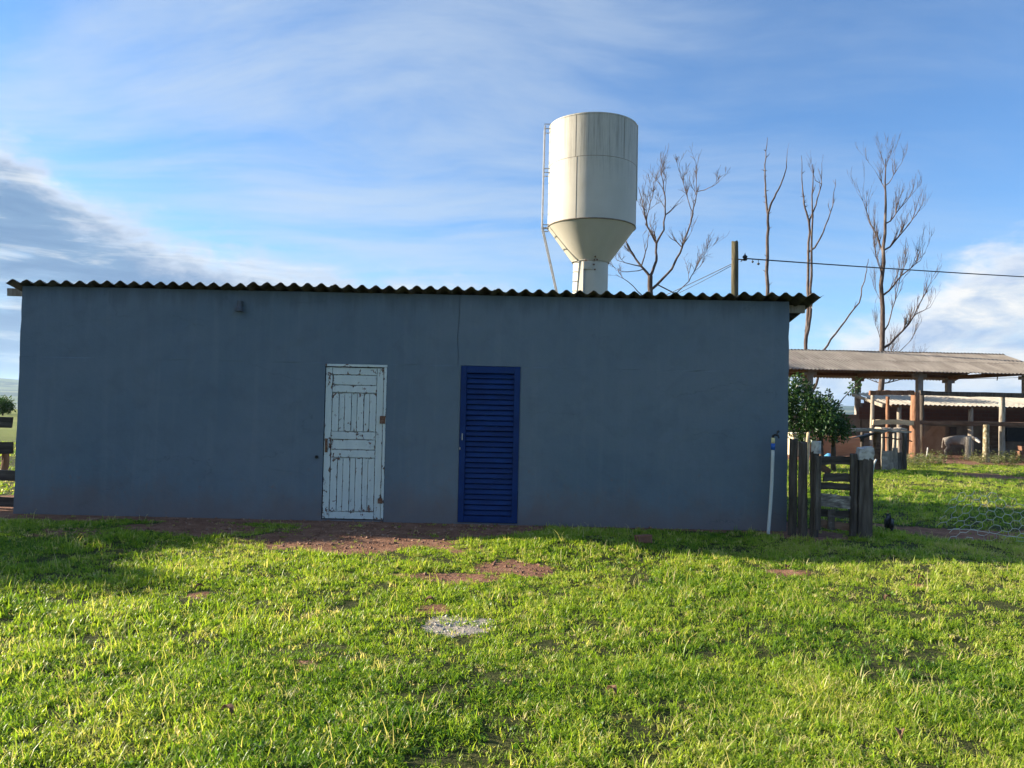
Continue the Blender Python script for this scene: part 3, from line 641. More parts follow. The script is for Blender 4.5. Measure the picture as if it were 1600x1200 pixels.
e, r, h = vpost('gate_post', 1338, 1362, 716, 9.84, WOOD_DARK, 'thick cracked gate post with chipped white top', 'gate post', seed=6, sides=12)
mb = MB(); rough_post(mb, (0.0, 0, h - 0.02), (0.0, 0, h + 0.135), r * 1.06, r * 1.05, 12, 4, 9, 0.10, square=True, lean=0.004); mb.build('painted_top', WHITE_OLD, e)
ga = at(1277, 830, GD); gb = at(1337, 836, GD)
gate = empty('plank_gate', (ga.x, GD, 0)); tag(gate, 'small rickety gate of uneven weathered boards between white-topped posts', 'gate')
def gpl(name, px0, py0, px1, py1, mat, seed, axis=0, yo=0.0, th=0.028, tilt=0.0, jit=0.006):
    a = at(px0, py0, GD); b = at(px1, py1, GD); mb = MB()
    s = [abs(b.x - a.x), th, abs(a.z - b.z)]
    rough_plank(mb, ((a.x + b.x) / 2 - ga.x, yo, (a.z + b.z) / 2), s, seed, Matrix.Rotation(R(tilt), 3, 'Y') if tilt else None, jit, axis=axis)
    return mb.build(name, mat, gate)
gpl('stile', 1272.5, 712, 1279.5, 828, WOOD_DARK, 1, 2, -0.035, 0.05); gpl('stile', 1327.5, 709, 1335.5, 838, WOOD_DARK, 2, 2, -0.03, 0.05)
gpl('board', 1277, 713, 1334, 727, WOOD_HDARK, 3); gpl('board', 1287, 739, 1333, 753, WOOD_HDARK, 4); gpl('board', 1278, 754.5, 1333, 766, WOOD_HDARK, 5, tilt=2)
gpl('board', 1277, 772, 1332, 793, pmat('flaking_board', [(0.05, 0.042, 0.036), (0.17, 0.15, 0.13), (0.42, 0.39, 0.34)], 7, (1, 3, 3), 0.9, 0.6, 20, 0.01), 6, yo=-0.032, tilt=4.5)
gpl('board', 1278, 797, 1332, 809, WOOD_HDARK, 7, tilt=3); gpl('board', 1278, 814, 1332, 827, WOOD_BROWN, 8, tilt=6); gpl('upright', 1292, 796, 1302, 826, WOOD_DARK, 9, 2, -0.034)
gpl('brace', 1278, 727, 1300, 737, WOOD_BROWN, 10, tilt=38, th=0.02, yo=0.03)

# ------------------------------------------------------------------ board fence at the left corner
FD = 10.9
fe = empty('board_fence', (at(-60, 800, FD).x, FD, 0)); tag(fe, 'dark horizontal board fence joining the left corner of the shed', 'fence')
for k, (y0, y1, xe) in enumerate(((652, 668, 18.5), (691, 709, 20), (735, 751, 24), (777, 792, 24))):
    a = at(-330, y0 - 6, FD); b = at(xe, y1, FD); mb = MB(); zc = (at(xe, y0, FD).z + b.z) / 2
    rough_plank(mb, ((a.x + b.x) / 2 - fe.location.x, 0, zc), (b.x - a.x, 0.03, at(xe, y0, FD).z - b.z), k + 20, n=12, jit=0.005); mb.build('board', WOOD_HDARK, fe)
for px in (-70, -300):
    mb = MB(); x = at(px, 700, FD).x - fe.location.x; rough_post(mb, (x, 0.09, -0.3), (x, 0.09, 1.5), 0.07, 0.065, 8, 6, 3, square=True); mb.build('post', WOOD_DARK, fe)
p = at(7, 720, 14.6)
fo = empty('timber_rail_fence', (p.x, 14.6, 0)); tag(fo, 'reddish timber post with rails in the sunlight behind the dark board fence', 'fence')
mb2 = MB(); rough_post(mb2, (0, 0, -0.3), (0.02, 0, 0.62), 0.075, 0.07, 8, 6, 12, square=True); mb2.build('post', WOOD_RED, fo)
mb2 = MB(); rough_plank(mb2, (-0.45, -0.10, 0.52), (1.0, 0.03, 0.11), 4); mb2.build('rail', WOOD_BROWN, fo)

# ------------------------------------------------------------------ water tank on its column
TD = 23.0; tx = at(925, 300, TD).x; zz = lambda py: at(925, py, TD).z
Zt, Zs, Zb, Zc = zz(200), zz(265), zz(357), zz(411); TR, CR = 1.315, 0.525
tank = empty('water_tank', (tx, TD, 0)); tag(tank, 'tall cream goblet-shaped steel water tank standing on a column', 'water tank')
mb = MB(); mb.lathe([(0, Zt - 0.02), (TR - 0.06, Zt - 0.02), (TR + 0.012, Zt - 0.012), (TR + 0.014, Zt - 0.05), (TR + 0.004, Zt - 0.052), (TR + 0.004, Zs + 0.008)], 72); mb.build('upper_shell', TANK, tank, smooth=True).data.set_sharp_from_angle(angle=R(40))
mb = MB(); mb.lathe([(TR + 0.002, Zs + 0.006), (TR + 0.002, Zb + 0.004)], 72); mb.build('lower_shell', TANK, tank, smooth=True)
mb = MB(); mb.lathe([(TR + 0.0, Zb + 0.002), (CR + 0.03, Zc)], 72); mb.build('cone', TANK, tank, smooth=True)
mb = MB(); mb.lathe([(CR, Zc + 0.02), (CR, 0.05), (CR + 0.25, 0.05), (CR + 0.25, -0.2)], 64); mb.build('column', TANK, tank, smooth=True).data.set_sharp_from_angle(angle=R(40))
SEAM = pmat('dark_weld_seam', [(0.12, 0.10, 0.08), (0.26, 0.22, 0.18)], 6)
def ring(r, z, t, name='weld_seam', mat=SEAM):
    mb = MB(); mb.lathe([(r + t * 0.9 * math.cos(a), z + t * math.sin(a)) for a in np.linspace(-math.pi / 2, math.pi / 2, 5)], 72); mb.build(name, mat, tank, smooth=True)
ring(TR + 0.001, Zb + 0.003, 0.020); ring(TR + 0.001, Zs + 0.007, 0.007); ring(CR + 0.03, Zc, 0.012, 'weld_seam', TANK)
for an, z0, z1 in ((-2.05, Zs, Zt - 0.06), (-0.92, Zs, Zt - 0.06), (-2.02, Zb, Zs), (-0.2, Zb, Zs)):
    mb = MB(); c, s = math.cos(an), math.sin(an); mb.tube([((TR + 0.001) * c, (TR + 0.001) * s, z0 + 0.02), ((TR + 0.001) * c, (TR + 0.001) * s, z1)], 0.008, 6); mb.build('weld_seam', SEAM, tank)
# inspection plate under the cone and its rusted bolts
an = -1.62; c, s = math.cos(an), math.sin(an)
rotp = Matrix.Rotation(an + math.pi / 2, 3, 'Z')
mb = MB(); mb.box(rotp @ Vector((-0.10, -CR - 0.012, Zc - 0.17)), (0.26, 0.05, 0.22), rotp); mb.build('inspection_plate', TANK, tank, bevel=0.006)
mb = MB(); mb.box(rotp @ Vector((-0.06, -CR - 0.042, Zc - 0.17)), (0.10, 0.02, 0.14), rotp); mb.build('plate_lug', TANK, tank, bevel=0.006)
for dx_, dz_ in ((-0.17, -0.02), (0.10, 0.08), (0.16, 0.0), (0.08, -0.0), (0.07, -0.14), (0.10, -0.29)):
    mb = MB(); mb.lathe([(0, 0.03), (0.022, 0.03), (0.026, 0.0)], 8); o = mb.build('rusted_bolt', RUST, tank); o.location = rotp @ Vector((dx_, -CR - 0.02 - max(dz_, 0) * 0.6, Zc + dz_)); o.rotation_euler = (R(90), 0, an + math.pi / 2)
mb = MB(); mb.tube([rotp @ Vector((-0.235, -CR + 0.02, Zc - 0.06)), rotp @ Vector((-0.235, -CR + 0.02, 0.1))], 0.035, 8); mb.build('drain_pipe', TANK, tank, smooth=True)
# ladder on the left side: it stands off the shell, then slants in to the column
lad = MB(); LXr = -TR - 0.17
for yy in (-0.19, 0.19):
    rail_ = MB(); rail_.tube([(LXr + 0.02, yy, Zt - 0.02), (LXr, yy, Zb + 0.02), (LXr + 0.50, yy, zz(462)), (-CR - 0.22, yy, 3.2), (-CR - 0.22, yy, 0.0)], 0.023, 6); rail_.build('ladder_rail', METAL_GREY, tank)
z = Zt - 0.15; rungm = MB(); rungm.tube([(0, -0.19, 0), (0, 0.19, 0)], 0.014, 6); rungm = rungm.mesh('rung'); rungm.materials.append(METAL_GREY)
while z > 0.4:
    x = LXr + 0.02 if z > Zb else LXr + 0.50 * min(1, (Zb - z) / (Zb - zz(462))) if z > zz(462) else -CR - 0.28
    inst('rung', rungm, tank, (x, 0, z)); z -= 0.31
for pz in (199, 206, 268, 274, 355, 361):
    for yy in (-0.19, 0.19):
        mb = MB(); mb.tube([(LXr, yy, zz(pz)), (-TR + 0.03, yy, zz(pz))], 0.014, 6); mb.build('ladder_bracket', METAL_GREY, tank)
mb = MB(); mb.tube([(TR * 0.985, -0.28, Zt + 0.02), (TR * 0.985 + 0.01, -0.28, Zb + 0.8)], 0.02, 6); mb.build('overflow_pipe', TANK, tank)

# ------------------------------------------------------------------ power pole and lines
PD = 15.6; pb = at(1150, 470, PD); pt_ = at(1149, 377, PD)
pole = empty('power_pole', (pb.x + 0.02, PD, 0)); tag(pole, 'short wooden power pole with a mossy top behind the shed roof', 'pole')
POLE = pmat('mossy_pole_wood', [(0.025, 0.034, 0.010), (0.075, 0.066, 0.036), (0.19, 0.155, 0.10)], 2.0, (3, 3, 0.5), 0.9, 0.7, 12, 0.02)
mb = MB(); rough_post(mb, (0.01, 0, -0.4), (pt_.x - pb.x - 0.02, 0, pt_.z), 0.083, 0.068, 14, 14, 3, 0.06, lean=0.004); mb.build('shaft', POLE, pole, smooth=True)
pc = at(1164, 403, PD) - pole.location
mb = MB(); mb.tube([(-0.13, -0.02, pc.z - 0.03), (0.11, -0.02, pc.z - 0.04)], 0.012, 6); mb.build('bolt', RUST, pole)
mb = MB(); mb.lathe([(0, -0.06), (0.035, -0.055), (0.05, -0.03), (0.03, -0.01), (0.055, 0.02), (0.03, 0.05), (0.012, 0.07), (0.0, 0.11)], 12); mb.build('insulator', BLACK, pole, loc=pc)
mb = MB(); mb.tube([(0.06, -0.02, pc.z - 0.08), pc], 0.010, 6); mb.build('insulator_arm', RUST, pole)
a = at(1166, 404, PD); b = at(1900, 446, 24.0)
def cable(a, b, sag, n=26): return [a.lerp(b, k / n) + Vector((0, 0, -sag * 4 * (k / n) * (1 - k / n))) for k in range(n + 1)]
mb = MB(); mb.tube([p - a for p in cable(a, b, 0.06)], 0.0125, 6); o = mb.build('power_cable', WIRE_DARK, loc=a); tag(o, 'black power cable running from the pole above the barn', 'cable')
a2 = at(1176, 404.5, PD + 0.1)
o = empty('cable_clamp', a2); tag(o, 'two small dark clamps hanging on the power cable beside the pole', 'clamp')
mb = MB(); mb.tube([(0, 0, 0.01), (0, 0, -0.045)], 0.006, 5); mb.lathe([(0, -0.085), (0.025, -0.07), (0.022, -0.045), (0, -0.04)], 8); mb.build('drop_clamp', BLACK, o)
mb = MB(); mb.tube([(0.135, 0.05, 0.0), (0.135, 0.05, -0.075)], 0.006, 5); mb.lathe([(0, -0.12), (0.03, -0.10), (0.028, -0.075), (0, -0.065)], 8, c=(0.135, 0.05, 0)); mb.build('drop_clamp', BLACK, o)
a = at(1146, 411, PD); b = at(900, 520, 21.0)
mb = MB(); mb.tube([p - a for p in cable(a, b, 0.05)], 0.008, 5); mb.tube([p - a + Vector((0, 0.1, -0.03)) for p in cable(a, b, 0.12)], 0.006, 5)
o = mb.build('service_wire', WIRE_DARK, loc=a); tag(o, 'thin service wires dropping from the pole behind the shed roof', 'cable')

# ------------------------------------------------------------------ leaf clouds
def leaf_object(name, blobs, n, size, mat, parent, seed=0, shell=0.55, aspect=0.45, flat=1.0, droop=0.2):
    """n single leaves (two bent quads each) spread through the given (centre, radius) lumps"""
    g_ = np.random.default_rng(seed); vol = np.array([b[1] ** 2.2 for b in blobs]); vol /= vol.sum()
    which = g_.choice(len(blobs), n, p=vol)
    C = np.array([tuple(b[0]) for b in blobs])[which]; Rd = np.array([b[1] for b in blobs])[which]
    d = g_.normal(size=(n, 3)); d /= np.linalg.norm(d, axis=1)[:, None]
    rad = Rd * (shell + (1 - shell) * g_.random(n) ** 0.7) * (0.82 + 0.36 * g_.random(n))
    clump = vnoise(d[:, 0] * 3 + which * 7.1, d[:, 1] * 3 + d[:, 2] * 2.3, seed + 3)
    keep = clump > 0.26; d, C, rad, Rd, clump = d[keep], C[keep], rad[keep], Rd[keep], clump[keep]; n = len(d)
    P = C + d * (rad * (0.80 + 0.36 * clump))[:, None] * np.array([1, 1, flat])
    ax = d * 0.7 + g_.normal(size=(n, 3)) * 0.7; ax[:, 2] -= droop; ax /= np.linalg.norm(ax, axis=1)[:, None]
    sd_ = np.cross(ax, g_.normal(size=(n, 3))); sd_ /= np.linalg.norm(sd_, axis=1)[:, None]; nr_ = np.cross(ax, sd_)
    L = size * (0.7 + 0.6 * g_.random(n))[:, None]; W = L * aspect
    v0 = P; v1 = P + ax * L * 0.5 + sd_ * W * 0.5 + nr_ * L * 0.06; v2 = P + ax * L - nr_ * L * 0.10; v3 = P + ax * L * 0.5 - sd_ * W * 0.5 + nr_ * L * 0.06
    V = np.stack([v0, v1, v2, v3], 1).reshape(-1, 3); Fq = (np.arange(n)[:, None] * 4)
    faces = np.concatenate([Fq + np.array([[0, 1, 2]]), Fq + np.array([[0, 2, 3]])], 0)
    me = bpy.data.meshes.new(name); me.from_pydata(V.tolist(), [], faces.tolist())
    a_ = me.attributes.new('tint', 'FLOAT', 'POINT'); tn = np.clip(g_.normal(0.42, 0.22, n), 0, 1)
    a_.data.foreach_set('value', np.repeat(tn, 4).astype(np.float32)); me.materials.append(mat)
    o = bpy.data.objects.new(name, me); COL.objects.link(o); o.parent = parent; return o

# ------------------------------------------------------------------ bare trees
def grow(mb, p, d, L, r, lv, rng, up=0.25, spread=0.55):
    n = 4; pts = [p.copy()]; q = p.copy(); dd = d.copy()
    for k in range(n):
        dd = (dd + Vector((rng.gauss(0, 0.14), rng.gauss(0, 0.14), rng.gauss(0, 0.10) + up * 0.25))).normalized(); q = q + dd * L / n; pts.append(q.copy())
    mb.tube(pts, [max(0.004, r * (1 - 0.8 * k / n)) for k in range(n + 1)], 4 if lv < 2 else 3, cap=False)
    if lv <= 0: return
    for _ in range(rng.randint(2, 4)):
        k = rng.randint(1, n); dd2 = (pts[k] - pts[k - 1]).normalized()
        nd = (dd2 + Vector((rng.gauss(0, spread), rng.gauss(0, spread), rng.gauss(0, spread * 0.6) + up * 0.5))).normalized()
        grow(mb, pts[k], nd, L * rng.uniform(0.45, 0.75), r * (1 - 0.75 * k / n) * 0.7 + 0.003, lv - 1, rng, up, spread)

def dead_tree(label, D, trunk, r0, r1, limbs, seed, twigs=(10, 1.2, 2), up=0.3, spread=0.5, stubs=0, tmin=0.4, group=None, trim=0):
    rng = random.Random(seed); b = at(*trunk[0], D); e = empty('dead_tree', (b.x, D, 0)); tag(e, label, 'tree', group)
    loc = e.location
    def poly(pp, wob):
        pts = []; base_off = 0.0
        for i, (x, y) in enumerate(pp):
            base_off += rng.uniform(-wob, wob) if i else 0
            pts.append(at(x, y, D + base_off) - loc)
        out = []
        for a, b_ in zip(pts[:-1], pts[1:]):
            n = 4
            for k in range(n): out.append(a.lerp(b_, k / n) + Vector((rng.gauss(0, 1), rng.gauss(0, 1), 0)) * (b_ - a).length * (0.012 if k else 0))
        return out + [pts[-1]]
    tp_ = [Vector((tw, 0, -0.3)) if False else p for p, tw in ((q, 0) for q in poly(trunk, 0.15))]
    tp_ = [Vector((tp_[0].x, 0, -0.4))] + tp_
    mb = MB(); n = len(tp_); mb.tube(tp_, [r0 + (r1 - r0) * k / (n - 1) for k in range(n)], 9, cap=False)
    for _ in range(stubs):
        k = rng.randint(n // 4, n - 3); p = tp_[k]; s = rng.choice((-1, 1)); mb.tube([p, p + Vector((s * rng.uniform(.1, .22), rng.uniform(-.1, .1), rng.uniform(.05, .25)))], [r1 * 0.8 + 0.02, 0.006], 5)
    mb.build('trunk', BARK_DEAD, e, smooth=True)
    wood = []
    def dense(pl_):
        for a, b_ in zip(pl_[:-1], pl_[1:]): wood.extend(a.lerp(b_, k / 6) for k in range(6))
    dense(tp_)
    for pp, ra in limbs:
        pts = poly(pp, 0.6 if len(limbs) > 3 else 0.25); pts = pts[:max(4, len(pts) - trim)]; m_ = len(pts); mb = MB()
        near_ = min(wood, key=lambda q: (q.x - pts[0].x) ** 2 + (q.z - pts[0].z) ** 2)      # a limb leaves the wood it grows from
        pts = [near_.copy()] + [Vector((p.x, p.y + near_.y - pts[0].y, p.z)) for p in pts[1:]]; dense(pts)
        rad = [max(0.006, ra * (1 - 0.82 * k / (m_ - 1))) for k in range(m_)]
        mb.tube(pts, rad, 6, cap=False)
        cnt, L, lv = twigs; cnt = cnt if m_ > 8 else max(1, cnt // 3)
        for _ in range(cnt):
            k = rng.randint(max(1, int(m_ * tmin)), m_ - 1); dd = (pts[k] - pts[k - 1]).normalized()
            nd = (dd + Vector((rng.gauss(0, spread), rng.gauss(0, spread), rng.gauss(0, spread * 0.5) + up))).normalized()
            grow(mb, pts[k], nd, L * rng.uniform(0.6, 1.2), rad[k] * 0.7 + 0.003, lv, rng, up, spread)
        mb.build('limb', BARK_DEAD, e, smooth=True)
    return e
dead_tree('spreading leafless tree with curving limbs behind the water tank', 31, [(1018, 660), (1018, 500), (1016, 431)], 0.13, 0.10,
    [([(1016, 433), (1001, 416), (985, 392), (973, 368), (962, 335)], 0.059), ([(1016, 433), (1025, 408), (1025, 381), (1011, 355), (1004, 320), (996, 285)], 0.063), ([(1025, 383), (1041, 355), (1043, 309), (1039, 277), (1033, 256)], 0.046),
     ([(1017, 455), (1049, 421), (1065, 387), (1079, 347), (1087, 307), (1087, 256)], 0.056), ([(1087, 309), (1108, 299), (1116, 291)], 0.017), ([(1011, 356), (1016, 325), (1023, 299), (1031, 262)], 0.026), ([(1001, 417), (1011, 386), (1015, 346)], 0.030),
     ([(1001, 417), (977, 411), (958, 405)], 0.026), ([(1003, 423), (980, 425), (956, 422)], 0.020), ([(1048, 466), (1076, 440), (1092, 410), (1104, 392)], 0.026), ([(1012, 470), (980, 440), (955, 425)], 0.026), ([(1079, 348), (1068, 318), (1060, 290), (1050, 262)], 0.020)],
    3, (11, 0.60, 2), 0.30, 0.42, trim=1)
dead_tree('thin straight dead trunk forking once near the power pole', 40, [(1198, 700), (1199, 470), (1199, 380), (1200, 335), (1196, 299), (1195, 257), (1199, 215)], 0.12, 0.012,
    [([(1200, 337), (1208, 314), (1222, 287), (1231, 260), (1232, 238)], 0.06)], 5, (1, 0.5, 0), 0.4, 0.4, stubs=16)
dead_tree('slender twin-stemmed dead tree rising behind the shed roof end', 46, [(1257, 700), (1259, 548), (1262, 494), (1263, 410), (1264, 347), (1256, 317), (1253, 281), (1252, 243)], 0.13, 0.012,
    [([(1260, 536), (1267, 494), (1269, 410), (1270, 320), (1271, 256)], 0.11), ([(1264, 349), (1276, 320), (1285, 287), (1285, 255)], 0.055), ([(1270, 394), (1288, 362), (1303, 320), (1307, 279)], 0.055),
     ([(1262, 622), (1275, 600), (1285, 549), (1312, 512), (1342, 473), (1352, 428), (1356, 405)], 0.085), ([(1271, 290), (1264, 272), (1263, 262)], 0.02)], 6, (3, 0.6, 1), 0.5, 0.3, stubs=14, tmin=0.55)
dead_tree('big leafless tree with many ascending branches behind the open barn', 50, [(1377, 680), (1378, 551), (1381, 410), (1384, 320), (1384, 248)], 0.22, 0.025,
    [([(1382, 396), (1360, 350), (1348, 314), (1349, 288)], 0.056), ([(1385, 393), (1408, 365), (1432, 335), (1450, 302)], 0.060), ([(1385, 352), (1402, 329), (1423, 305), (1438, 284)], 0.045), ([(1384, 300), (1369, 272), (1358, 252)], 0.034),
     ([(1385, 292), (1399, 269), (1411, 251)], 0.034), ([(1383, 462), (1408, 431), (1438, 407), (1453, 378)], 0.068), ([(1381, 548), (1420, 506), (1447, 455), (1474, 408)], 0.083), ([(1430, 492), (1459, 479), (1477, 440)], 0.038),
     ([(1382, 520), (1398, 470), (1410, 420), (1418, 370)], 0.045), ([(1380, 440), (1368, 400), (1364, 360), (1366, 330)], 0.038), ([(1384, 262), (1390, 245), (1394, 232)], 0.019), ([(1384, 262), (1378, 245), (1375, 232)], 0.019),
     ([(1379, 560), (1400, 555), (1425, 530), (1440, 500)], 0.045), ([(1378, 600), (1350, 590), (1335, 570)], 0.038), ([(1380, 600), (1410, 592), (1432, 572), (1448, 548)], 0.045), ([(1381, 480), (1366, 450), (1358, 420)], 0.026), ([(1379, 540), (1365, 500), (1360, 470)], 0.026)],
    9, (13, 1.15, 2), 0.62, 0.27, tmin=0.12, trim=3)

# ------------------------------------------------------------------ open barn with the big tan roof
BX0, BX1, BYf, BYr, BYb = 5.2, 25.1, 35.0, 39.2, 43.5
ze = at(1437, 581, BYf).z; zr = at(1437, 551.5, BYr).z
barn = empty('open_barn', (15.0, BYr, 0)); tag(barn, 'open-sided barn with a wide tan corrugated roof on concrete posts', 'barn')
for side in (0, 1):
    run = (BYr - BYf) if side == 0 else (BYb - BYr); sl_ = math.atan((zr - ze) / run); Ls = math.hypot(run, zr - ze)
    bm_ = sheet_mesh('roof_sheet', 6.3, 0.177, Ls / 2 + 0.10, seg=8); bm_.materials.append(ROOF_TAN)
    x = BX1 - 1.115; k = 0
    while x > BX0:
        for row in (0, 1):                            # row 0 is the lower one
            yy = (BYf if side == 0 else BYb) - BYr; s_ = 1 if side == 0 else -1; off = row * (Ls / 2 - 0.01)
            pos = (x - 15.0 + (0 if side == 0 else 1.115), yy + s_ * off * math.cos(sl_), ze + off * math.sin(sl_) + 0.010 * row + 0.007 * (k % 2))
            inst('roof_sheet', bm_, barn, pos, (sl_, 0, 0 if side == 0 else math.pi))
        x -= 6 * 0.177; k += 1
mb = MB()
for X in (8.8, 13.95, 19.1, 24.1):
    for Y in (36.0, 42.4):
        h = ze - 0.10 + (0.27 if Y == 36.0 else 0.29)
        mb = MB(); mb.box((X - 15, Y - BYr, h / 2 - 0.2), (0.26, 0.26, h + 0.2)); mb.build('post', CONCRETE, barn, bevel=0.02)
        mb = MB(); mb.box((X - 15, Y - BYr, h - 0.30), (0.62, 0.2, 0.17)); mb.build('corbel', CONCRETE, barn, bevel=0.02)
    mb = MB(); mb.box((X - 15, 0, ze + 0.10), (0.16, 6.6, 0.20)); mb.build('tie_beam', WOOD_BROWN, barn)
    mb = MB(); mb.box((X - 15, 0, (ze + zr) / 2 + 0.02), (0.18, 0.18, zr - ze - 0.30)); mb.build('king_post', WOOD_BROWN, barn)
for Y in (36.0, 39.2, 42.4):
    z = ze + (zr - ze) * (1 - abs(Y - BYr) / 4.25) - 0.12; mb = MB(); mb.box((0.1, Y - BYr, z), (BX1 - BX0 - 0.4, 0.12, 0.16)); mb.build('purlin', WOOD_BROWN, barn)
a = at(1488, 592, 42.0); b = at(1700, 585, 42.0)
mb = MB(); mb.tube([p - a for p in cable(a, b, 0.05)], 0.012, 4); o = mb.build('barn_wire', WIRE_DARK, loc=a); tag(o, 'thin dark wire stretched beneath the open barn roof', 'cable')
p = at(1559, 589.5, 41.98); mb = MB(); mb.lathe([(0.0, -0.16), (0.045, -0.10), (0.075, 0.0), (0.06, 0.09), (0.045, 0.12), (0.05, 0.16), (0.03, 0.20), (0, 0.21)], 10); mb.tube([(0, 0.02, -0.10), (0, 0.06, -0.34)], [0.04, 0.02], 6); mb.tube([(0, -0.045, 0.16), (0.0, -0.10, 0.15)], [0.014, 0.002], 5)
o = mb.build('perched_bird', BLACK, loc=p + Vector((0, 0, 0.16)), smooth=True); tag(o, 'tiny dark bird perched on the wire beneath the barn roof', 'bird')

# ------------------------------------------------------------------ low cattle shed with the pale roof
def pbox(name, px0, py0, px1, py1, D, mat, parent, th=0.2, bev=0.0, dy=0.0):
    a = at(px0, py0, D); b = at(px1, py1, D); mb = MB(); L_ = parent.location
    s = (abs(b.x - a.x), th, abs(a.z - b.z)); mb.box((0, 0, 0), s)
    return mb.build(name, mat, parent, loc=((a.x + b.x) / 2 - L_.x, D + dy - L_.y, (a.z + b.z) / 2 - L_.z), bevel=bev)
cs = empty('cattle_shed', (at(1480, 700, 31).x, 31.0, 0)); tag(cs, 'low cattle shed with pale corrugated roof and dark brick back wall', 'shed')
Xl, Xr = at(1345, 650, 33).x, at(1760, 650, 33).x; OX = cs.location.x
mb = MB(); mb.box(((Xl + Xr) / 2 - OX, 2.0, 0.60), (Xr - Xl, 0.2, 1.40)); mb.build('plastered_wall', PLASTER, cs)
zb_ = at(1480, 618, 33).z
x0 = at(1361, 650, 33).x
mb = MB(); mb.box(((x0 + Xr) / 2 - OX, 2.002, (1.302 + zb_) / 2), (Xr - x0, 0.19, zb_ - 1.302)); mb.build('brick_wall', BRICK, cs)
for k in range(4):                                     # stepped end of the brickwork
    xa = at(1361 - 5 * (k + 1), 650, 33).x; xb = at(1361 - 5 * k, 650, 33).x; zt_ = zb_ - 0.03 - k * 0.185
    mb = MB(); mb.box(((xa + xb) / 2 - OX, 2.002, (1.302 + zt_) / 2), (xb - xa - 0.002, 0.19, zt_ - 1.302)); mb.build('brick_step', BRICK, cs)
za, zb2 = at(1480, 634, 29.2).z, at(1480, 617.5, 32.0).z
pm_ = sheet_mesh('roof_sheet', 6.3, 0.177, 2.95, seg=8, amp=0.027); pm_.materials.append(ROOF_PALE); x = at(1392, 630, 29.2).x - OX; k = 0
while x < Xr - OX - 0.8:
    inst('roof_sheet', pm_, cs, (x, 29.2 - 31.0, za + 0.007 * (k % 2)), (math.atan((zb2 - za) / 2.8), 0, 0)); x += 6 * 0.177; k += 1
xl_ = at(1370, 628, 30.0).x - OX
mb = MB(); rough_plank(mb, (at(1383, 630, 29.3).x - OX - 0.05, -0.35, (za + zb2) / 2 - 0.06), (0.1, 2.7, 0.12), 3, Matrix.Rotation(math.atan((zb2 - za) / 2.8), 3, 'X'), axis=1); mb.build('rafter', WOOD_GREY, cs)
for px in (1405, 1517, 1640):
    mb = MB(); q = at(px, 640, 29.4); rough_post(mb, (q.x - OX, -1.6, -0.3), (q.x - OX, -1.6, za - 0.03), 0.10, 0.085, 9, 7, px, lean=0.008); mb.build('post', WOOD_GREY, cs, smooth=True)
mb = MB(); mb.box(((Xr + at(1392, 630, 29.4).x) / 2 - OX, -1.6, za - 0.10 + 0.04), (Xr - at(1392, 630, 29.4).x, 0.10, 0.10)); mb.build('eave_beam', WOOD_BROWN, cs)
o = pbox('window', 1484, 667, 1494, 681, 32.8, BLACK, cs, 0.06); pbox('window', 1572, 668, 1600, 690, 32.8, BLACK, cs, 0.06)
pbox('plank_door', 1546, 664, 1562, 700, 32.8, WOOD_BROWN, cs, 0.06)

# corral: its own posts and rails in front of the shed
co = empty('corral_fence', (at(1430, 712, 27.6).x, 27.6, 0)); tag(co, 'timber corral of thick posts and rails in front of the cattle shed', 'fence'); CX = co.location.x
def cpost(px, pyt, D, r, mat, seed, name='post', parent=co, r1=None):
    q = at(px, pyt, D); mb = MB(); L_ = parent.location
    rough_post(mb, (q.x - L_.x, D - L_.y, -0.3), (q.x - L_.x, D - L_.y, q.z), r, r1 or r * 0.85, 11, 9, seed, lean=0.008); return mb.build(name, mat, parent, smooth=True)
cpost(1430, 613, 27.6, 0.20, WOOD_RED, 1, r1=0.135); cpost(1440, 613, 28.1, 0.11, WOOD_DARK, 31); cpost(1565.5, 616, 27.9, 0.105, WOOD_GREY, 2); cpost(1363, 614, 28.6, 0.075, WOOD_GREY, 3); cpost(1387, 620, 28.6, 0.075, WOOD_RED, 4); cpost(1512, 683, 27.7, 0.11, WOOD_GREY, 5); cpost(1690, 616, 27.9, 0.11, WOOD_GREY, 22)
def rail(px0, py0, px1, py1, D, hpx, mat, seed, name='rail', parent=co, th=0.10):
    a = at(px0, py0, D); b = at(px1, py1, D); L_ = parent.location; c = (a + b) / 2 - Vector((L_.x, L_.y, 0)); ang = math.atan2(b.z - a.z, b.x - a.x)
    mb = MB(); rough_plank(mb, c, ((b - a).length, th, hpx * D / F), seed, Matrix.Rotation(-ang, 3, 'Y'), jit=0.012, n=10); return mb.build(name, mat, parent)
LIGHTW = pmat('pale_sunlit_timber', [(0.38, 0.27, 0.16), (0.50, 0.38, 0.24), (0.60, 0.48, 0.32)], 3, (0.6, 4, 4), 0.9, 0.4, 12, 0.01)
rail(1358, 613.5, 1428, 614, 27.45, 7, WOOD_RED, 1); rail(1437, 614, 1700, 621, 27.7, 7, WOOD_DARK, 2); rail(1363, 659.5, 1426, 660.5, 27.5, 7.5, LIGHTW, 3); rail(1436, 659.5, 1700, 666, 27.6, 6.5, WOOD_BROWN, 4)
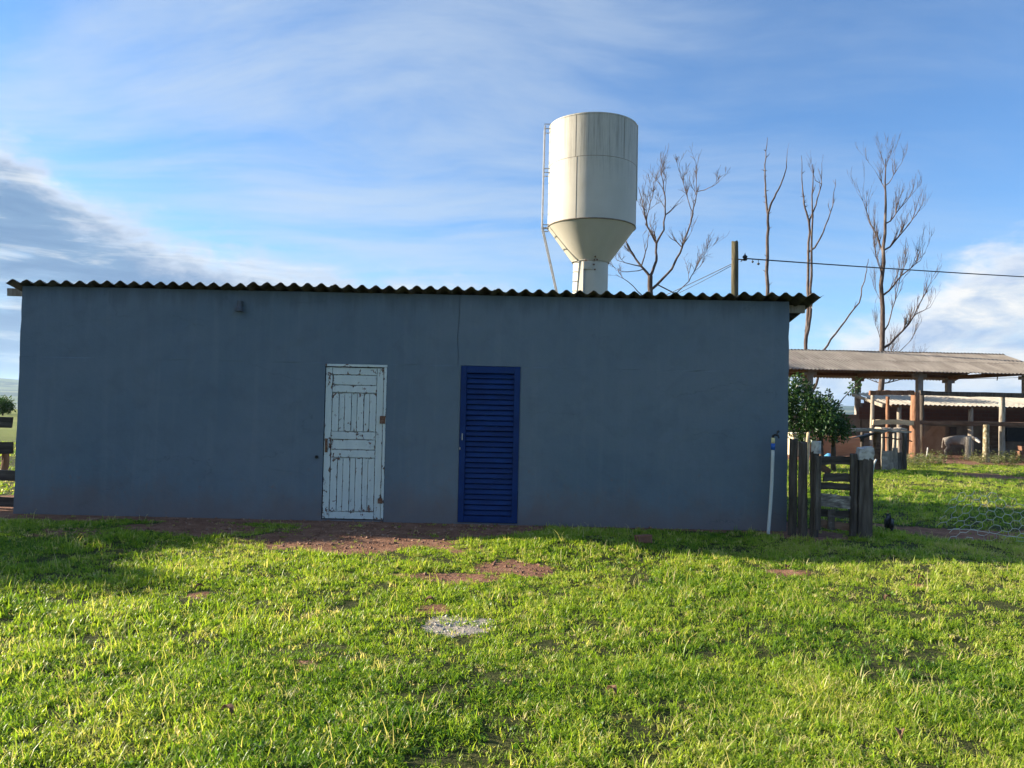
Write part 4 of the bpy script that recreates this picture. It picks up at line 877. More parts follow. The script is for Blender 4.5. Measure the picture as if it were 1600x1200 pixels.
# chain link between the posts
mb = MB(); xa, xb = at(1442, 690, 27.75).x, at(1508, 690, 27.75).x; hh = 1.15; n = 26
cl = empty('wire_mesh_panel', (xa, 27.85, 0)); tag(cl, 'diamond wire mesh stretched low between the corral posts', 'wire mesh')
pit_ = (xb - xa) / n
for k in range(-12, n):
    for s in (1, -1):
        x0_ = k * pit_ if s > 0 else (n - k) * pit_; pts = []
        for z_ in (0.0, hh):
            pts.append([x0_ + s * z_ * 1.0, z_])
        (xA, zA), (xB, zB) = pts; W = xb - xa
        def clip(xA, zA, xB, zB):
            out = []
            for x_, z_, ox, oz in ((xA, zA, xB, zB), (xB, zB, xA, zA)):
                if x_ < 0: z_ = z_ + (oz - z_) * (0 - x_) / (ox - x_); x_ = 0
                if x_ > W: z_ = z_ + (oz - z_) * (W - x_) / (ox - x_); x_ = W
                out.append((x_, 0.004 * s, z_))
            return out
        if max(xA, xB) > 0.02 and min(xA, xB) < W - 0.02: mb.tube(clip(xA, zA, xB, zB), 0.0032, 3, cap=False)
o = mb.build('mesh_wire', RUST, cl); tag(o, kind='stuff')

e = empty('lichen_post', (at(1541, 700, 26.4).x, 26.4, 0)); tag(e, 'short crooked post covered in pale lichen in front of the corral', 'fence post'); cpost(1541, 664, 26.4, 0.115, LICHEN, 6, 'shaft', e)
e = empty('iron_stake', (at(1447, 710, 26.8).x, 26.8, 0)); tag(e, 'thin leaning grey stake in the weeds beside the thick corral post', 'stake')
mb = MB(); mb.tube([(0, 0, -0.15), (0.06, 0, 0.42)], 0.022, 6); mb.build('rod', METAL_GREY, e)
e = empty('plank_stack', (at(1600, 710, 28.0).x, 27.3, 0)); tag(e, 'stack of long red-brown planks lying beside the corral', 'planks')
for k in range(3):
    mb = MB(); rough_plank(mb, (0.45 + 0.08 * k, 0, 0.10 + k * 0.17), (2.5, 0.26, 0.155), k, jit=0.008); mb.build('plank', PLANK_BR, e)

# low terracotta wall and plain plaster wall behind the small tree
a, b = at(1215, 690, 28.6), at(1347, 690, 28.6); lw = empty('low_wall', ((a.x + b.x) / 2, 28.6, 0)); tag(lw, 'low rounded terracotta-plastered wall behind the small leafy tree', 'wall')
zt_ = at(1300, 681, 28.6).z; n = 14; mb = MB(); prof = [(0.16, -0.2), (0.17, zt_ * 0.5), (0.15, zt_ * 0.82), (0.09, zt_ * 0.97), (0.0, zt_), (-0.09, zt_ * 0.97), (-0.15, zt_ * 0.82), (-0.16, -0.2)]; rng = random.Random(3)
W = b.x - a.x; vs_ = [(-W / 2 + W * i / n, -y + rng.uniform(-.012, .012), z + rng.uniform(-.015, .015)) for i in range(n + 1) for y, z in prof]; m_ = len(prof)
mb.add(vs_, [(i * m_ + k, i * m_ + k + 1, (i + 1) * m_ + k + 1, (i + 1) * m_ + k) for i in range(n) for k in range(m_ - 1)]); mb.build('wall_body', TERRA, lw, smooth=True)
a, b = at(1190, 660, 33.0), at(1343, 660, 33.0); e = empty('yard_wall', ((a.x + b.x) / 2, 33.0, 0)); tag(e, 'stained tan plaster wall joining the cattle shed, seen behind the small tree', 'wall')
mb = MB(); z = at(1320, 647, 33).z; n = 20; vs_ = []
for i in range(n + 1):
    x = -(b.x - a.x) / 2 + (b.x - a.x) * i / n; dz_ = rng.uniform(-0.03, 0.03); vs_ += [(x, -0.09, -0.2), (x, -0.09, z + dz_), (x, 0.09, z + dz_), (x, 0.09, -0.2)]
mb.add(vs_, [(i * 4 + k, i * 4 + k + 1, i * 4 + k + 5, i * 4 + k + 4) for i in range(n) for k in range(3)] + [(0, 1, 2, 3), tuple(n * 4 + k for k in (3, 2, 1, 0))]); mb.build('wall_body', PLASTER, e)
e = empty('feed_trough', (at(1248, 690, 27.4).x, 27.4, 0)); tag(e, 'cream concrete feed trough in the sun beside the low terracotta wall', 'trough')
z = at(1248, 678, 27.4).z; mb = MB(); mb.box((0, 0, z / 2), (0.62, 0.5, z * 0.98)); mb.build('trough_body', pmat('cream_concrete', [(0.50, 0.42, 0.28), (0.64, 0.56, 0.40)], 3), e, bevel=0.03)
mb = MB(); mb.box((0, 0, z + 0.02), (0.72, 0.6, 0.06)); mb.build('rim', pmat('worn_cream_rim', [(0.46, 0.40, 0.30), (0.60, 0.53, 0.40)], 5), e, bevel=0.02)

# makeshift hutch of scrap boards
HD = 21.8; hu = empty('scrap_hutch', (at(1385, 730, HD).x, HD, 0)); tag(hu, 'makeshift animal hutch of scrap boards with a bleached plank roof', 'hutch')
rail(1331, 671.5, 1378, 672.5, HD - 0.2, 4.5, WOOD_HGREY, 3, 'roof_board', hu, 0.45); rail(1370, 672.5, 1419, 674.5, HD + 0.1, 3.5, WOOD_HGREY, 5, 'roof_board', hu, 0.40); rail(1372, 669.5, 1412, 670.5, HD + 0.5, 3, WOOD_HGREY, 6, 'roof_board', hu, 0.4)
cpost(1347, 676, HD + 0.2, 0.055, WOOD_DARK, 1, 'post', hu); cpost(1370, 676, HD, 0.11, WOOD_BROWN, 2, 'post', hu); cpost(1413, 677, HD - 0.1, 0.07, WOOD_DARK, 3, 'post', hu); cpost(1388.5, 677, HD + 0.5, 0.05, WOOD_DARK, 4, 'post', hu); cpost(1396, 678, HD + 0.9, 0.04, WOOD_GREY, 5, 'post', hu); cpost(1378, 678, HD + 0.9, 0.04, WOOD_GREY, 7, 'post', hu)
for k, (x0_, x1_, yt) in enumerate(((1377, 1386, 705), (1386, 1394, 704), (1394, 1402, 700), (1402, 1409, 707))):
    a = at(x0_, yt, HD - 0.18); b = at(x1_, 729, HD - 0.18); mb = MB(); rough_plank(mb, ((a.x + b.x) / 2 - hu.location.x, -0.2, a.z / 2 - 0.03), (b.x - a.x - 0.006, 0.02, a.z + 0.06), k, axis=2); mb.build('side_board', (WOOD_HGREY, WOOD_GREY, WOOD_GREY, WOOD_DARK)[k], hu)
rail(1378, 683, 1425, 689, HD - 0.05, 1.6, RUST, 7, 'cross_bar', hu, 0.03)
mb = MB(); a = at(1336, 682, HD) - hu.location; b = at(1362, 676, HD) - hu.location
mb.add([a + Vector((0, -.25, 0)), b + Vector((0, -.25, 0)), b + Vector((0, .3, -.02)), a + Vector((0, .3, -.06)), a + Vector((0.05, -.25, -.07)), a + Vector((0.05, -.24, -.08))], [(0, 1, 2, 3), (0, 4, 5, 1)]); o = mb.build('tarpaulin', BLACK, hu); o.modifiers.new('thick', 'SOLIDIFY').thickness = 0.02
a = at(1362, 741, 19.2); e = empty('bent_pipe', (a.x, 19.2, 0)); tag(e, 'bent white plastic pipe sticking out of the grass behind the gate', 'pipe')
mb = MB(); mb.tube([(0, 0, -0.1), (0.02, 0, 0.15), (0.05, 0, 0.32), (0.11, 0, 0.43)], [0.03, 0.03, 0.028, 0.024], 8); mb.build('pipe', PVC, e, smooth=True)
e = empty('feed_sack', (at(1295, 716, 24.0).x, 24.0, 0)); tag(e, 'blue and white feed sack lying under the small tree', 'sack')
mb = MB(); mb.lathe([(0, -0.02), (0.13, 0.0), (0.155, 0.10), (0.13, 0.22), (0.05, 0.29), (0.0, 0.30)], 12); mb.build('sack_body', pmat('blue_sack', [(0.03, 0.18, 0.42), (0.10, 0.32, 0.55)], 8), e, smooth=True)
mb = MB(); mb.lathe([(0, -0.02), (0.14, 0.0), (0.15, 0.09), (0.08, 0.18), (0, 0.20)], 12, c=(0.18, 0.02, 0)); mb.build('sack_tail', PVC, e, smooth=True)
for k, (px, pt0, D) in enumerate(((1240, 684, 19.6), (1262, 676, 19.4))):
    q = at(px, pt0, D); e = empty('pale_stake', (q.x, D, 0)); tag(e, ('pale sunlit stake close to the shed corner', 'tall pale stake between the fence post and the small tree')[k], 'stake')
    mb = MB(); rough_post(mb, (0, 0, -0.3), (0.02, 0, q.z), 0.045, 0.038, 8, 7, k + 40, lean=0.01); mb.build('shaft', LIGHTW, e, smooth=True)

# ------------------------------------------------------------------ small leafy tree by the yard
CD = 20.6; ct = empty('citrus_tree', (at(1290, 715, CD).x, CD, 0)); tag(ct, 'small dark green leafy fruit tree growing behind the shed corner', 'tree')
def blob(px, py, rpx, dy): return (at(px, py, CD) + Vector((0, dy, 0)) - ct.location, rpx * CD / F)
bl = [blob(1252, 632, 30, 0), blob(1240, 606, 20, 0.1), blob(1270, 648, 32, -0.3), blob(1232, 660, 26, 0.2), blob(1262, 612, 20, 0.3), blob(1292, 650, 27, 0.1), blob(1300, 668, 24, -0.2), blob(1262, 672, 26, 0.0), blob(1322, 668, 16, 0.1),
      blob(1282, 628, 16, 0.0), blob(1306, 634, 10, 0.1), blob(1335, 606, 8, 0), blob(1342, 596, 5, 0), blob(1327, 612, 5, 0.0), blob(1295, 613, 6, 0), blob(1222, 630, 30, 0.2), blob(1310, 680, 16, 0), blob(1248, 592, 9, 0)]
leaf_object('crown', bl, 9500, 0.095, CITRUS, ct, 4, shell=0.25, flat=0.95)
for k, (px, tpx, tpy, dy) in enumerate(((1287, 1278, 650, 0), (1307, 1305, 655, 0.15), (1262, 1255, 640, 0.3))):
    mb = MB(); a = at(px, 716, CD) - ct.location; b = at(tpx, tpy, CD) - ct.location; rough_post(mb, (a.x, dy, -0.3), (a.x * 0.6 + b.x * 0.4, dy, b.z * 0.5), 0.075, 0.06, 8, 6, k, lean=0.012); rough_post(mb, (a.x * 0.6 + b.x * 0.4, dy, b.z * 0.5 - 0.05), (b.x, dy, b.z), 0.058, 0.03, 8, 4, k + 9, lean=0.012); mb.build('trunk', BARK, ct, smooth=True)
for pp in ([(1300, 645), (1318, 622), (1335, 604), (1343, 594)], [(1290, 640), (1294, 620), (1296, 610)]):
    mb = MB(); mb.tube([at(x, y, CD) - ct.location for x, y in pp], [0.02, 0.014, 0.009, 0.005][:len(pp)], 5); mb.build('branch', BARK, ct, smooth=True)

# leafy trees hidden behind the shed keep the cattle shed in shade
for k, (x, y, lab) in enumerate(((8.6, 33.4, 'bushy leafy tree behind the blue-grey shed, beside the cattle shed'), (8.2, 36.2, 'taller leafy tree behind the blue-grey shed, beside the open barn'))):
    e = empty('yard_tree', (x, y, 0)); tag(e, lab, 'tree'); rng = random.Random(91 + k)
    mb = MB(); rough_post(mb, (0, 0, -0.3), (0.1, 0, 3.6), 0.16, 0.06, 9, 8, 5 + k, lean=0.02); mb.build('trunk', BARK, e, smooth=True)
    leaf_object('crown', [(Vector((rng.uniform(-0.9, 0.9), rng.uniform(-1.2, 1.3), rng.uniform(1.8, 4.7))), rng.uniform(0.65, 0.95)) for _ in range(20)], 22000, 0.18, SHADE_LEAF, e, 44 + k, shell=0.1)

# two slender trees outside the picture on the sunny side; their shade falls across the lawn
for k, (x, y, h, r, lab) in enumerate(((-14.5, 9.0, 3.72, 0.85, 'slim young leafy tree on the lawn left of the board fence'), (-13.9, 11.7, 4.05, 0.95, 'bushy young leafy tree behind the left end of the board fence'))):
    e = empty('shade_tree', (x, y, 0)); tag(e, lab, 'tree'); rng = random.Random(k + 60)
    mb = MB(); rough_post(mb, (0, 0, -0.3), (0.1, 0, h - 1.0), 0.10, 0.04, 9, 8, k, lean=0.02); mb.build('trunk', BARK, e, smooth=True)
    bl = [(Vector((rng.gauss(0, 0.55), rng.gauss(0, 0.6), h - 0.5 - abs(rng.gauss(0, 0.9)))), r * rng.uniform(0.35, 0.6)) for _ in range(11)] + [(Vector((0, 0.1, h - 0.7)), r * 0.6)]
    leaf_object('crown', bl, 12000, 0.15, SHADE_LEAF, e, 20 + k, shell=0.2)
for k, (px, D, r) in enumerate(((4, 56, 0.75), (-16, 60, 1.0))):
    q = at(px, 650, D); e = empty('field_bush', (q.x, D, 0)); tag(e, ('round dark bush in the field beyond the board fence', 'broader dark bush farther along the field beyond the board fence')[k], 'bush')
    mb = MB(); mb.tube([(0, 0, -0.2), (0.02, 0, 0.6)], [0.06, 0.04], 6); mb.build('stem', BARK, e)
    leaf_object('foliage', [(Vector((0, 0, 0.8)), r * 0.8), (Vector((r * 0.5, 0, 0.6)), r * 0.55), (Vector((-r * 0.5, 0.1, 0.65)), r * 0.6)], 1500, 0.2, SHADE_LEAF, e, 30 + k, shell=0.2)

# ------------------------------------------------------------------ animals
def skin_body(name, joints, edges, mat, parent, root=0, sub=2):
    me = bpy.data.meshes.new(name); me.from_pydata([j[0] for j in joints], edges, []); me.materials.append(mat)
    o = bpy.data.objects.new(name, me); COL.objects.link(o); o.parent = parent
    bm = bmesh.new(); bm.from_mesh(me); bm.verts.layers.skin.verify(); bm.to_mesh(me); bm.free()
    for i, j in enumerate(joints):
        sv = me.skin_vertices[0].data[i]; sv.radius = j[1] if isinstance(j[1], tuple) else (j[1], j[1]); sv.use_root = (i == root)
    s = o.modifiers.new('skin', 'SKIN'); s.use_smooth_shade = True
    b = o.modifiers.new('sub', 'SUBSURF'); b.levels = sub; b.render_levels = sub
    return o
def calf_mat():
    m = bpy.data.materials.new('calf_coat'); m.use_nodes = True; t = NT(m.node_tree)
    co_ = t.n('ShaderNodeTexCoord').outputs['Object']; x, y, z = t.xyz(co_)
    n = t.noise(co_, 4.5, 4, 0.6)
    c = t.ramp(t.noise(co_, 9, 5), [(0.3, (0.21, 0.185, 0.16)), (0.7, (0.32, 0.29, 0.26))])
    dark = t.m('MULTIPLY', t.step(t.m('ADD', x, t.m('MULTIPLY', n, 0.12)), 0.50, 0.56), t.step(t.m('ADD', z, t.m('MULTIPLY', n, -0.1)), 0.86, 0.80))
    c = t.mix(t.m('MULTIPLY', dark, 0.9), c, (0.05, 0.042, 0.038))
    blaze = t.m('MULTIPLY', t.step(t.m('ADD', x, t.m('MULTIPLY', z, 0.55)), 1.00, 1.04), t.step(x, 0.62, 0.66))
    c = t.mix(blaze, c, (0.62, 0.58, 0.54))
    p = t.n('ShaderNodeBsdfPrincipled', {'Base Color': c, 'Roughness': 0.9}); t.n('ShaderNodeOutputMaterial', {'Surface': p}); return m
q = at(1497, 690, 28.7); calf = empty('calf', (q.x, 28.7, 0), R(-32)); calf.scale = (0.86, 0.86, 0.86); tag(calf, 'pale grey calf with a dark face standing behind the corral rails', 'calf')
J = [((-0.42, 0, 0.78), (0.15, 0.17)), ((-0.20, 0, 0.74), (0.17, 0.20)), ((0.08, 0, 0.73), (0.18, 0.21)), ((0.30, 0, 0.77), (0.15, 0.19)), ((0.44, 0, 0.84), (0.09, 0.12)), ((0.56, -0.04, 0.86), 0.085), ((0.68, -0.09, 0.80), 0.08), ((0.79, -0.13, 0.70), 0.052), ((0.83, -0.145, 0.665), 0.045),
     ((0.30, 0.10, 0.55), 0.075), ((0.31, 0.10, 0.32), 0.042), ((0.29, 0.10, 0.14), 0.034), ((0.31, 0.10, 0.02), 0.038), ((0.30, -0.10, 0.55), 0.075), ((0.33, -0.10, 0.32), 0.042), ((0.31, -0.10, 0.14), 0.034), ((0.33, -0.10, 0.02), 0.038),
     ((-0.40, 0.10, 0.55), 0.095), ((-0.34, 0.10, 0.42), 0.06), ((-0.47, 0.10, 0.27), 0.042), ((-0.45, 0.10, 0.12), 0.034), ((-0.43, 0.10, 0.02), 0.038), ((-0.42, -0.10, 0.55), 0.095), ((-0.36, -0.10, 0.42), 0.06), ((-0.49, -0.10, 0.27), 0.042), ((-0.47, -0.10, 0.12), 0.034), ((-0.45, -0.10, 0.02), 0.038),
     ((-0.56, 0, 0.80), 0.03), ((-0.60, 0, 0.55), 0.018), ((-0.60, 0, 0.36), 0.03)]
E = [(0, 1), (1, 2), (2, 3), (3, 4), (4, 5), (5, 6), (6, 7), (7, 8), (3, 9), (9, 10), (10, 11), (11, 12), (3, 13), (13, 14), (14, 15), (15, 16), (0, 17), (17, 18), (18, 19), (19, 20), (20, 21), (0, 22), (22, 23), (23, 24), (24, 25), (25, 26), (0, 27), (27, 28), (28, 29)]
skin_body('body', J, E, calf_mat(), calf, 2)
for s in (1, -1):
    mb = MB(); c_ = Vector((0.60, -0.05 + s * 0.09, 0.90)); ax = Vector((-0.25, s * 0.9, -0.25)).normalized()
    mb.tube([c_, c_ + ax * 0.05, c_ + ax * 0.11, c_ + ax * 0.16], [0.018, 0.034, 0.028, 0.006], 7); mb.build('ear', pmat('calf_ear', [(0.10, 0.08, 0.07), (0.30, 0.26, 0.23)], 6), calf, smooth=True)
    mb = MB(); mb.lathe([(0, -0.014), (0.012, -0.008), (0.014, 0), (0.012, 0.008), (0, 0.014)], 8); mb.build('eye', BLACK, calf, smooth=True, loc=(0.69, -0.09 + s * 0.072, 0.83))
FEATHER = pmat('dark_feathers', [(0.018, 0.018, 0.022), (0.035, 0.036, 0.042), (0.16, 0.16, 0.17)], 14, (1, 2, 1), 0.8, 0.6, 40, 0.01)
q = at(1389, 824, 10.35); hen = empty('hen', (q.x, 10.35, 0.0), R(70)); tag(hen, 'small dark hen standing on the shaded grass beside the gate', 'hen')
J = [((-0.10, 0, 0.14), (0.05, 0.045)), ((-0.03, 0, 0.125), (0.075, 0.075)), ((0.05, 0, 0.125), (0.07, 0.075)), ((0.10, 0, 0.155), (0.038, 0.04)), ((0.115, 0, 0.20), 0.024), ((0.125, 0, 0.235), 0.022), ((-0.15, 0, 0.20), (0.012, 0.035)), ((-0.18, 0, 0.245), (0.008, 0.03)),
     ((0.0, 0.035, 0.06), 0.016), ((0.01, 0.035, 0.0), 0.008), ((0.0, -0.035, 0.06), 0.016), ((0.01, -0.035, 0.0), 0.008)]
skin_body('body', J, [(0, 1), (1, 2), (2, 3), (3, 4), (4, 5), (0, 6), (6, 7), (1, 8), (8, 9), (1, 10), (10, 11)], FEATHER, hen, 1)
mb = MB(); mb.tube([(0.142, 0, 0.235), (0.168, 0, 0.228)], [0.008, 0.001], 6); mb.build('beak', CREAM, hen)
mb = MB(); mb.box((0.125, 0, 0.262), (0.035, 0.006, 0.022)); mb.build('comb', pmat('red_comb', [(0.30, 0.02, 0.015), (0.42, 0.04, 0.03)], 10), hen, bevel=0.002)

# ------------------------------------------------------------------ loose hexagonal netting beside the gate
nd = 9.75; a = at(1466, 812, nd); net = empty('wire_netting', (a.x, nd, 0)); tag(net, 'low sagging hexagonal wire netting on the shaded grass right of the gate', 'wire netting')
mb = MB(); hx = 0.075; rowh = hx * 0.866; rng = random.Random(5)
def npos(x, z):
    return Vector((x, 0.10 * math.sin(x * 2.1) + 0.05 * math.sin(z * 9 + x * 3) - z * 0.5, z * (0.93 + 0.06 * math.sin(x * 3.7)) - 0.02 - 0.045 * x + 0.02 * math.sin(x * 5)))
pts_seen = set()
for c_ in range(0, 20):
    for r_ in range(0, 6):
        cx = c_ * 1.5 * hx * 1.02; cz = (r_ + (0.5 if c_ % 2 else 0)) * 2 * rowh * 0.88
        if cx < 0.12 and r_ < 2: continue
        corners = [(cx + hx * math.cos(R(60 * k)), cz + hx * 0.9 * math.sin(R(60 * k))) for k in range(6)]
        for k in range(3):
            p0, p1 = corners[k], corners[(k + 1) % 6]; key = tuple(round(v, 2) for v in ((p0[0] + p1[0]) / 2, (p0[1] + p1[1]) / 2))
            if key in pts_seen or rng.random() < 0.04: continue
            pts_seen.add(key); A_ = npos(*p0); B_ = npos(*p1)
            mb.tube([A_, (A_ + B_) / 2 + Vector((rng.gauss(0, .003), rng.gauss(0, .003), rng.gauss(0, .003))), B_], 0.0030 if k != 1 else 0.0038, 4, cap=False)
o = mb.build('mesh_wire', WIRE_PALE, net); tag(o, kind='stuff')
mb = MB(); mb.tube([npos(0.1 + 0.25 * k, 0.17) + Vector((0, -0.02, 0)) for k in range(9)], 0.0035, 5); mb.build('tension_wire', WIRE_PALE, net)

# ------------------------------------------------------------------ weeds along the corral
def weed_mesh(seed):
    g_ = np.random.default_rng(seed); V, Fc, T = [], [], []
    for s in range(26):
        an = g_.uniform(0, 6.28); h = g_.uniform(0.15, 0.42); ln = g_.uniform(0.05, 0.28); bx, by = g_.normal(0, 0.11, 2)
        for k in range(9):
            t = (k + 1) / 9; p = np.array([bx + math.cos(an) * ln * t, by + math.sin(an) * ln * t, h * t]); a2 = g_.uniform(0, 6.28); L = 0.055 * g_.uniform(0.7, 1.5)
            d = np.array([math.cos(a2), math.sin(a2), g_.uniform(-0.1, 0.7)]) * L; w_ = np.cross(d, [0, 0, 1]) * 0.35 + g_.normal(0, 0.004, 3); o = len(V)
            V += [p, p + d * 0.5 + w_, p + d, p + d * 0.5 - w_]; Fc += [(o, o + 1, o + 2, o + 3)]; T += [g_.uniform(0.1, 1)] * 4
        o = len(V); e_ = np.array([bx + math.cos(an) * ln, by + math.sin(an) * ln, h]); V += [np.array([bx - .004, by, -0.05]), np.array([bx + .004, by, -0.05]), e_]; Fc.append((o, o + 1, o + 2)); T += [0.3] * 3
    me = bpy.data.meshes.new('leaves'); me.from_pydata([tuple(v) for v in V], [], Fc); a_ = me.attributes.new('tint', 'FLOAT', 'POINT'); a_.data.foreach_set('value', np.array(T, np.float32)); me.materials.append(WEED); return me
wm = [weed_mesh(s) for s in range(4)]; rng = random.Random(12)
wp = [(1418, 722), (1430, 725), (1441, 722), (1424, 730), (1452, 725), (1436, 729), (1462, 722), (1471, 726), (1447, 718), (1515, 719), (1527, 721), (1552, 719), (1562, 721), (1573, 719), (1584, 722), (1594, 720), (1606, 722), (1480, 716), (1534, 725), (1557, 726), (1578, 727)]
for k, (px, py) in enumerate(wp):
    g0 = ground(px, py); o = bpy.data.objects.new('weed_clump', wm[k % 4]); COL.objects.link(o); o.location = (g0.x, g0.y, 0); o.rotation_euler = (0, 0, rng.uniform(0, 6.28)); sc_ = rng.uniform(0.6, 1.0); o.scale = (sc_ * 1.35, sc_ * 1.2, sc_)
    tag(o, 'pale leafy weed clump growing at the foot of the corral', 'weeds', 'weeds along the corral')

# ------------------------------------------------------------------ small things lying on the lawn
g0 = ground(1005, 850); mb = MB(); rng = random.Random(1); mb.box((0, 0, 0.045), (0.17, 0.10, 0.09), Matrix.Rotation(0.4, 3, 'Z'), 0.012, rng); o = mb.build('brick_piece', pmat('worn_brick', [(0.14, 0.06, 0.04), (0.24, 0.11, 0.07)], 9), loc=(g0.x, g0.y, float(gheight(g0.x, g0.y)) + 0.02), bevel=0.012); tag(o, 'broken brick lying in the grass at the edge of the shed shadow', 'brick')
DRY = pmat('dry_leaf', [(0.10, 0.055, 0.03), (0.20, 0.12, 0.07)], 8); 
for k, (px, py) in enumerate(((1408, 1160), (1388, 943), (1440, 914), (312, 925), (352, 1125), (955, 1097), (672, 944), (1230, 891))):
    g0 = ground(px, py); mb = MB(); rng = random.Random(k + 70); n = 5; V = []
    for i in range(n + 1):
        t = i / n; w_ = 0.02 * math.sin(math.pi * min(1, t * 0.93 + 0.05)) + 0.002; x = (t - 0.5) * 0.075; zc_ = 0.03 * math.sin(t * 3.1) + rng.uniform(0, .008)
        V += [(x, -w_, zc_ + 0.018), (x, 0, zc_), (x, w_, zc_ + 0.014)]
    mb.add(V, [(i * 3 + j, i * 3 + j + 1, i * 3 + j + 4, i * 3 + j + 3) for i in range(n) for j in (0, 1)])
    o = mb.build('dry_leaf', DRY, loc=(g0.x, g0.y, float(gheight(g0.x, g0.y)) + 0.045)); o.rotation_euler = (rng.uniform(-.4, .4), rng.uniform(-.4, .4), rng.uniform(0, 6)); o.modifiers.new('thick', 'SOLIDIFY').thickness = 0.002
    tag(o, 'curled brown dead leaf resting on the lawn', 'leaf', 'dead leaves on the lawn')

# stones and crumbs on the bare earth and the lime patch: too many to count
g_ = np.random.default_rng(77); V, Fc = [], []
def pebbles(n, xr, yr, fn, lo, hi):
    x = g_.uniform(*xr, n); y = g_.uniform(*yr, n); ok = fn(x, y) > g_.random(n) * 0.9 + 0.1; x, y = x[ok], y[ok]; z = gheight(x, y)
    for a_, b_, c_ in zip(x, y, z):
        s = lo + (hi - lo) * g_.random() ** 3; o = len(V); q = g_.normal(0, 1, (6, 3)) * 0.18
        for k, d in enumerate(((1, 0, 0), (0, 1, 0), (-1, 0, 0), (0, -1, 0), (0, 0, 1), (0, 0, -1))): V.append((a_ + (d[0] + q[k, 0]) * s, b_ + (d[1] + q[k, 1]) * s, c_ + 0.3 * s + (d[2] * 0.7 + q[k, 2]) * s))
        Fc.extend((o + i, o + (i + 1) % 4, o + 4) for i in range(4)); Fc.extend((o + (i + 1) % 4, o + i, o + 5) for i in range(4))
pebbles(6000, (-5.5, 2.5), (7.0, 10.4), bare_at, 0.005, 0.026)
pm_ = bpy.data.meshes.new('soil_crumbs'); pm_.from_pydata(V, [], Fc); pm_.materials.append(pmat('red_soil_crumbs', [(0.12, 0.055, 0.035), (0.22, 0.115, 0.075), (0.36, 0.24, 0.17)], 6, coords='Object'))
o = bpy.data.objects.new('soil_crumbs', pm_); COL.objects.link(o); tag(o, 'loose red soil crumbs on the bare earth before the doors', 'soil', kind='stuff')
V, Fc = [], []
pebbles(900, (ASH[0] - 0.6, ASH[0] + 0.6), (ASH[1] - 0.5, ASH[1] + 0.5), ash_at, 0.003, 0.017)
pm_ = bpy.data.meshes.new('lime_crumbs'); pm_.from_pydata(V, [], Fc); pm_.materials.append(pmat('pale_lime_crumbs', [(0.20, 0.165, 0.14), (0.48, 0.44, 0.38), (0.64, 0.60, 0.55)], 9))
o = bpy.data.objects.new('lime_crumbs', pm_); COL.objects.link(o); tag(o, 'patch of pale lime crumbs in the middle of the lawn', 'rubble', kind='stuff')

# ------------------------------------------------------------------ grass
def tuft(seed, nb, hmin, hmax, width, spread):
    g_ = np.random.default_rng(seed); V, Fc, B = [], [], []
    for b in range(nb):
        an = g_.uniform(0, 6.283); r0 = spread * math.sqrt(g_.random()); ox, oy = r0 * math.cos(an), r0 * math.sin(an); a2 = g_.uniform(0, 6.283)
        L = g_.uniform(hmin, hmax); lean = g_.uniform(0.3, 1.5); w_ = width * g_.uniform(0.7, 1.25); d = np.array([math.cos(a2), math.sin(a2)]); sdv = np.array([-d[1], d[0]]); tw = g_.uniform(-0.6, 0.6)
        o = len(V); bt = g_.random(); x, z, th = 0.0, -0.006, math.pi / 2 - lean * 0.35; n = 3
        for k in range(n + 1):
            t = k / n; ww = w_ * (1 - t ** 1.6) * 0.5 + 0.0003; s2 = sdv + d * tw * t
            for s in (-1, 1): V.append((ox + d[0] * x + s2[0] * s * ww, oy + d[1] * x + s2[1] * s * ww, z + s * ww * tw * 0.7)); B.append(min(1, bt * 0.7 + 0.3 * t))
            x += math.cos(th) * L / n; z += math.sin(th) * L / n; th -= lean * 0.62
        Fc += [(o + 2 * k, o + 2 * k + 1, o + 2 * k + 3, o + 2 * k + 2) for k in range(n)]
    me = bpy.data.meshes.new('grass_tuft'); me.from_pydata(V, [], Fc); a_ = me.attributes.new('blade', 'FLOAT', 'POINT'); a_.data.foreach_set('value', np.array(B, np.float32))
    me.polygons.foreach_set('use_smooth', [True] * len(Fc)); me.materials.append(GRASS); return me
gc = bpy.data.collections.new('grass_tuft_kinds')
for k in range(10):
    me = tuft(100 + k, 11, 0.024, 0.052 + 0.003 * k, 0.0080, 0.06) if k < 8 else tuft(100 + k, 8, 0.05, 0.11, 0.0085, 0.05)
    gc.objects.link(bpy.data.objects.new('grass_tuft_%02d' % k, me))
for k, me in ((10, tuft(140, 9, 0.03, 0.055, 0.024, 0.05)), (11, tuft(141, 4, 0.10, 0.20, 0.0045, 0.05))): gc.objects.link(bpy.data.objects.new('grass_tuft_%02d' % k, me))
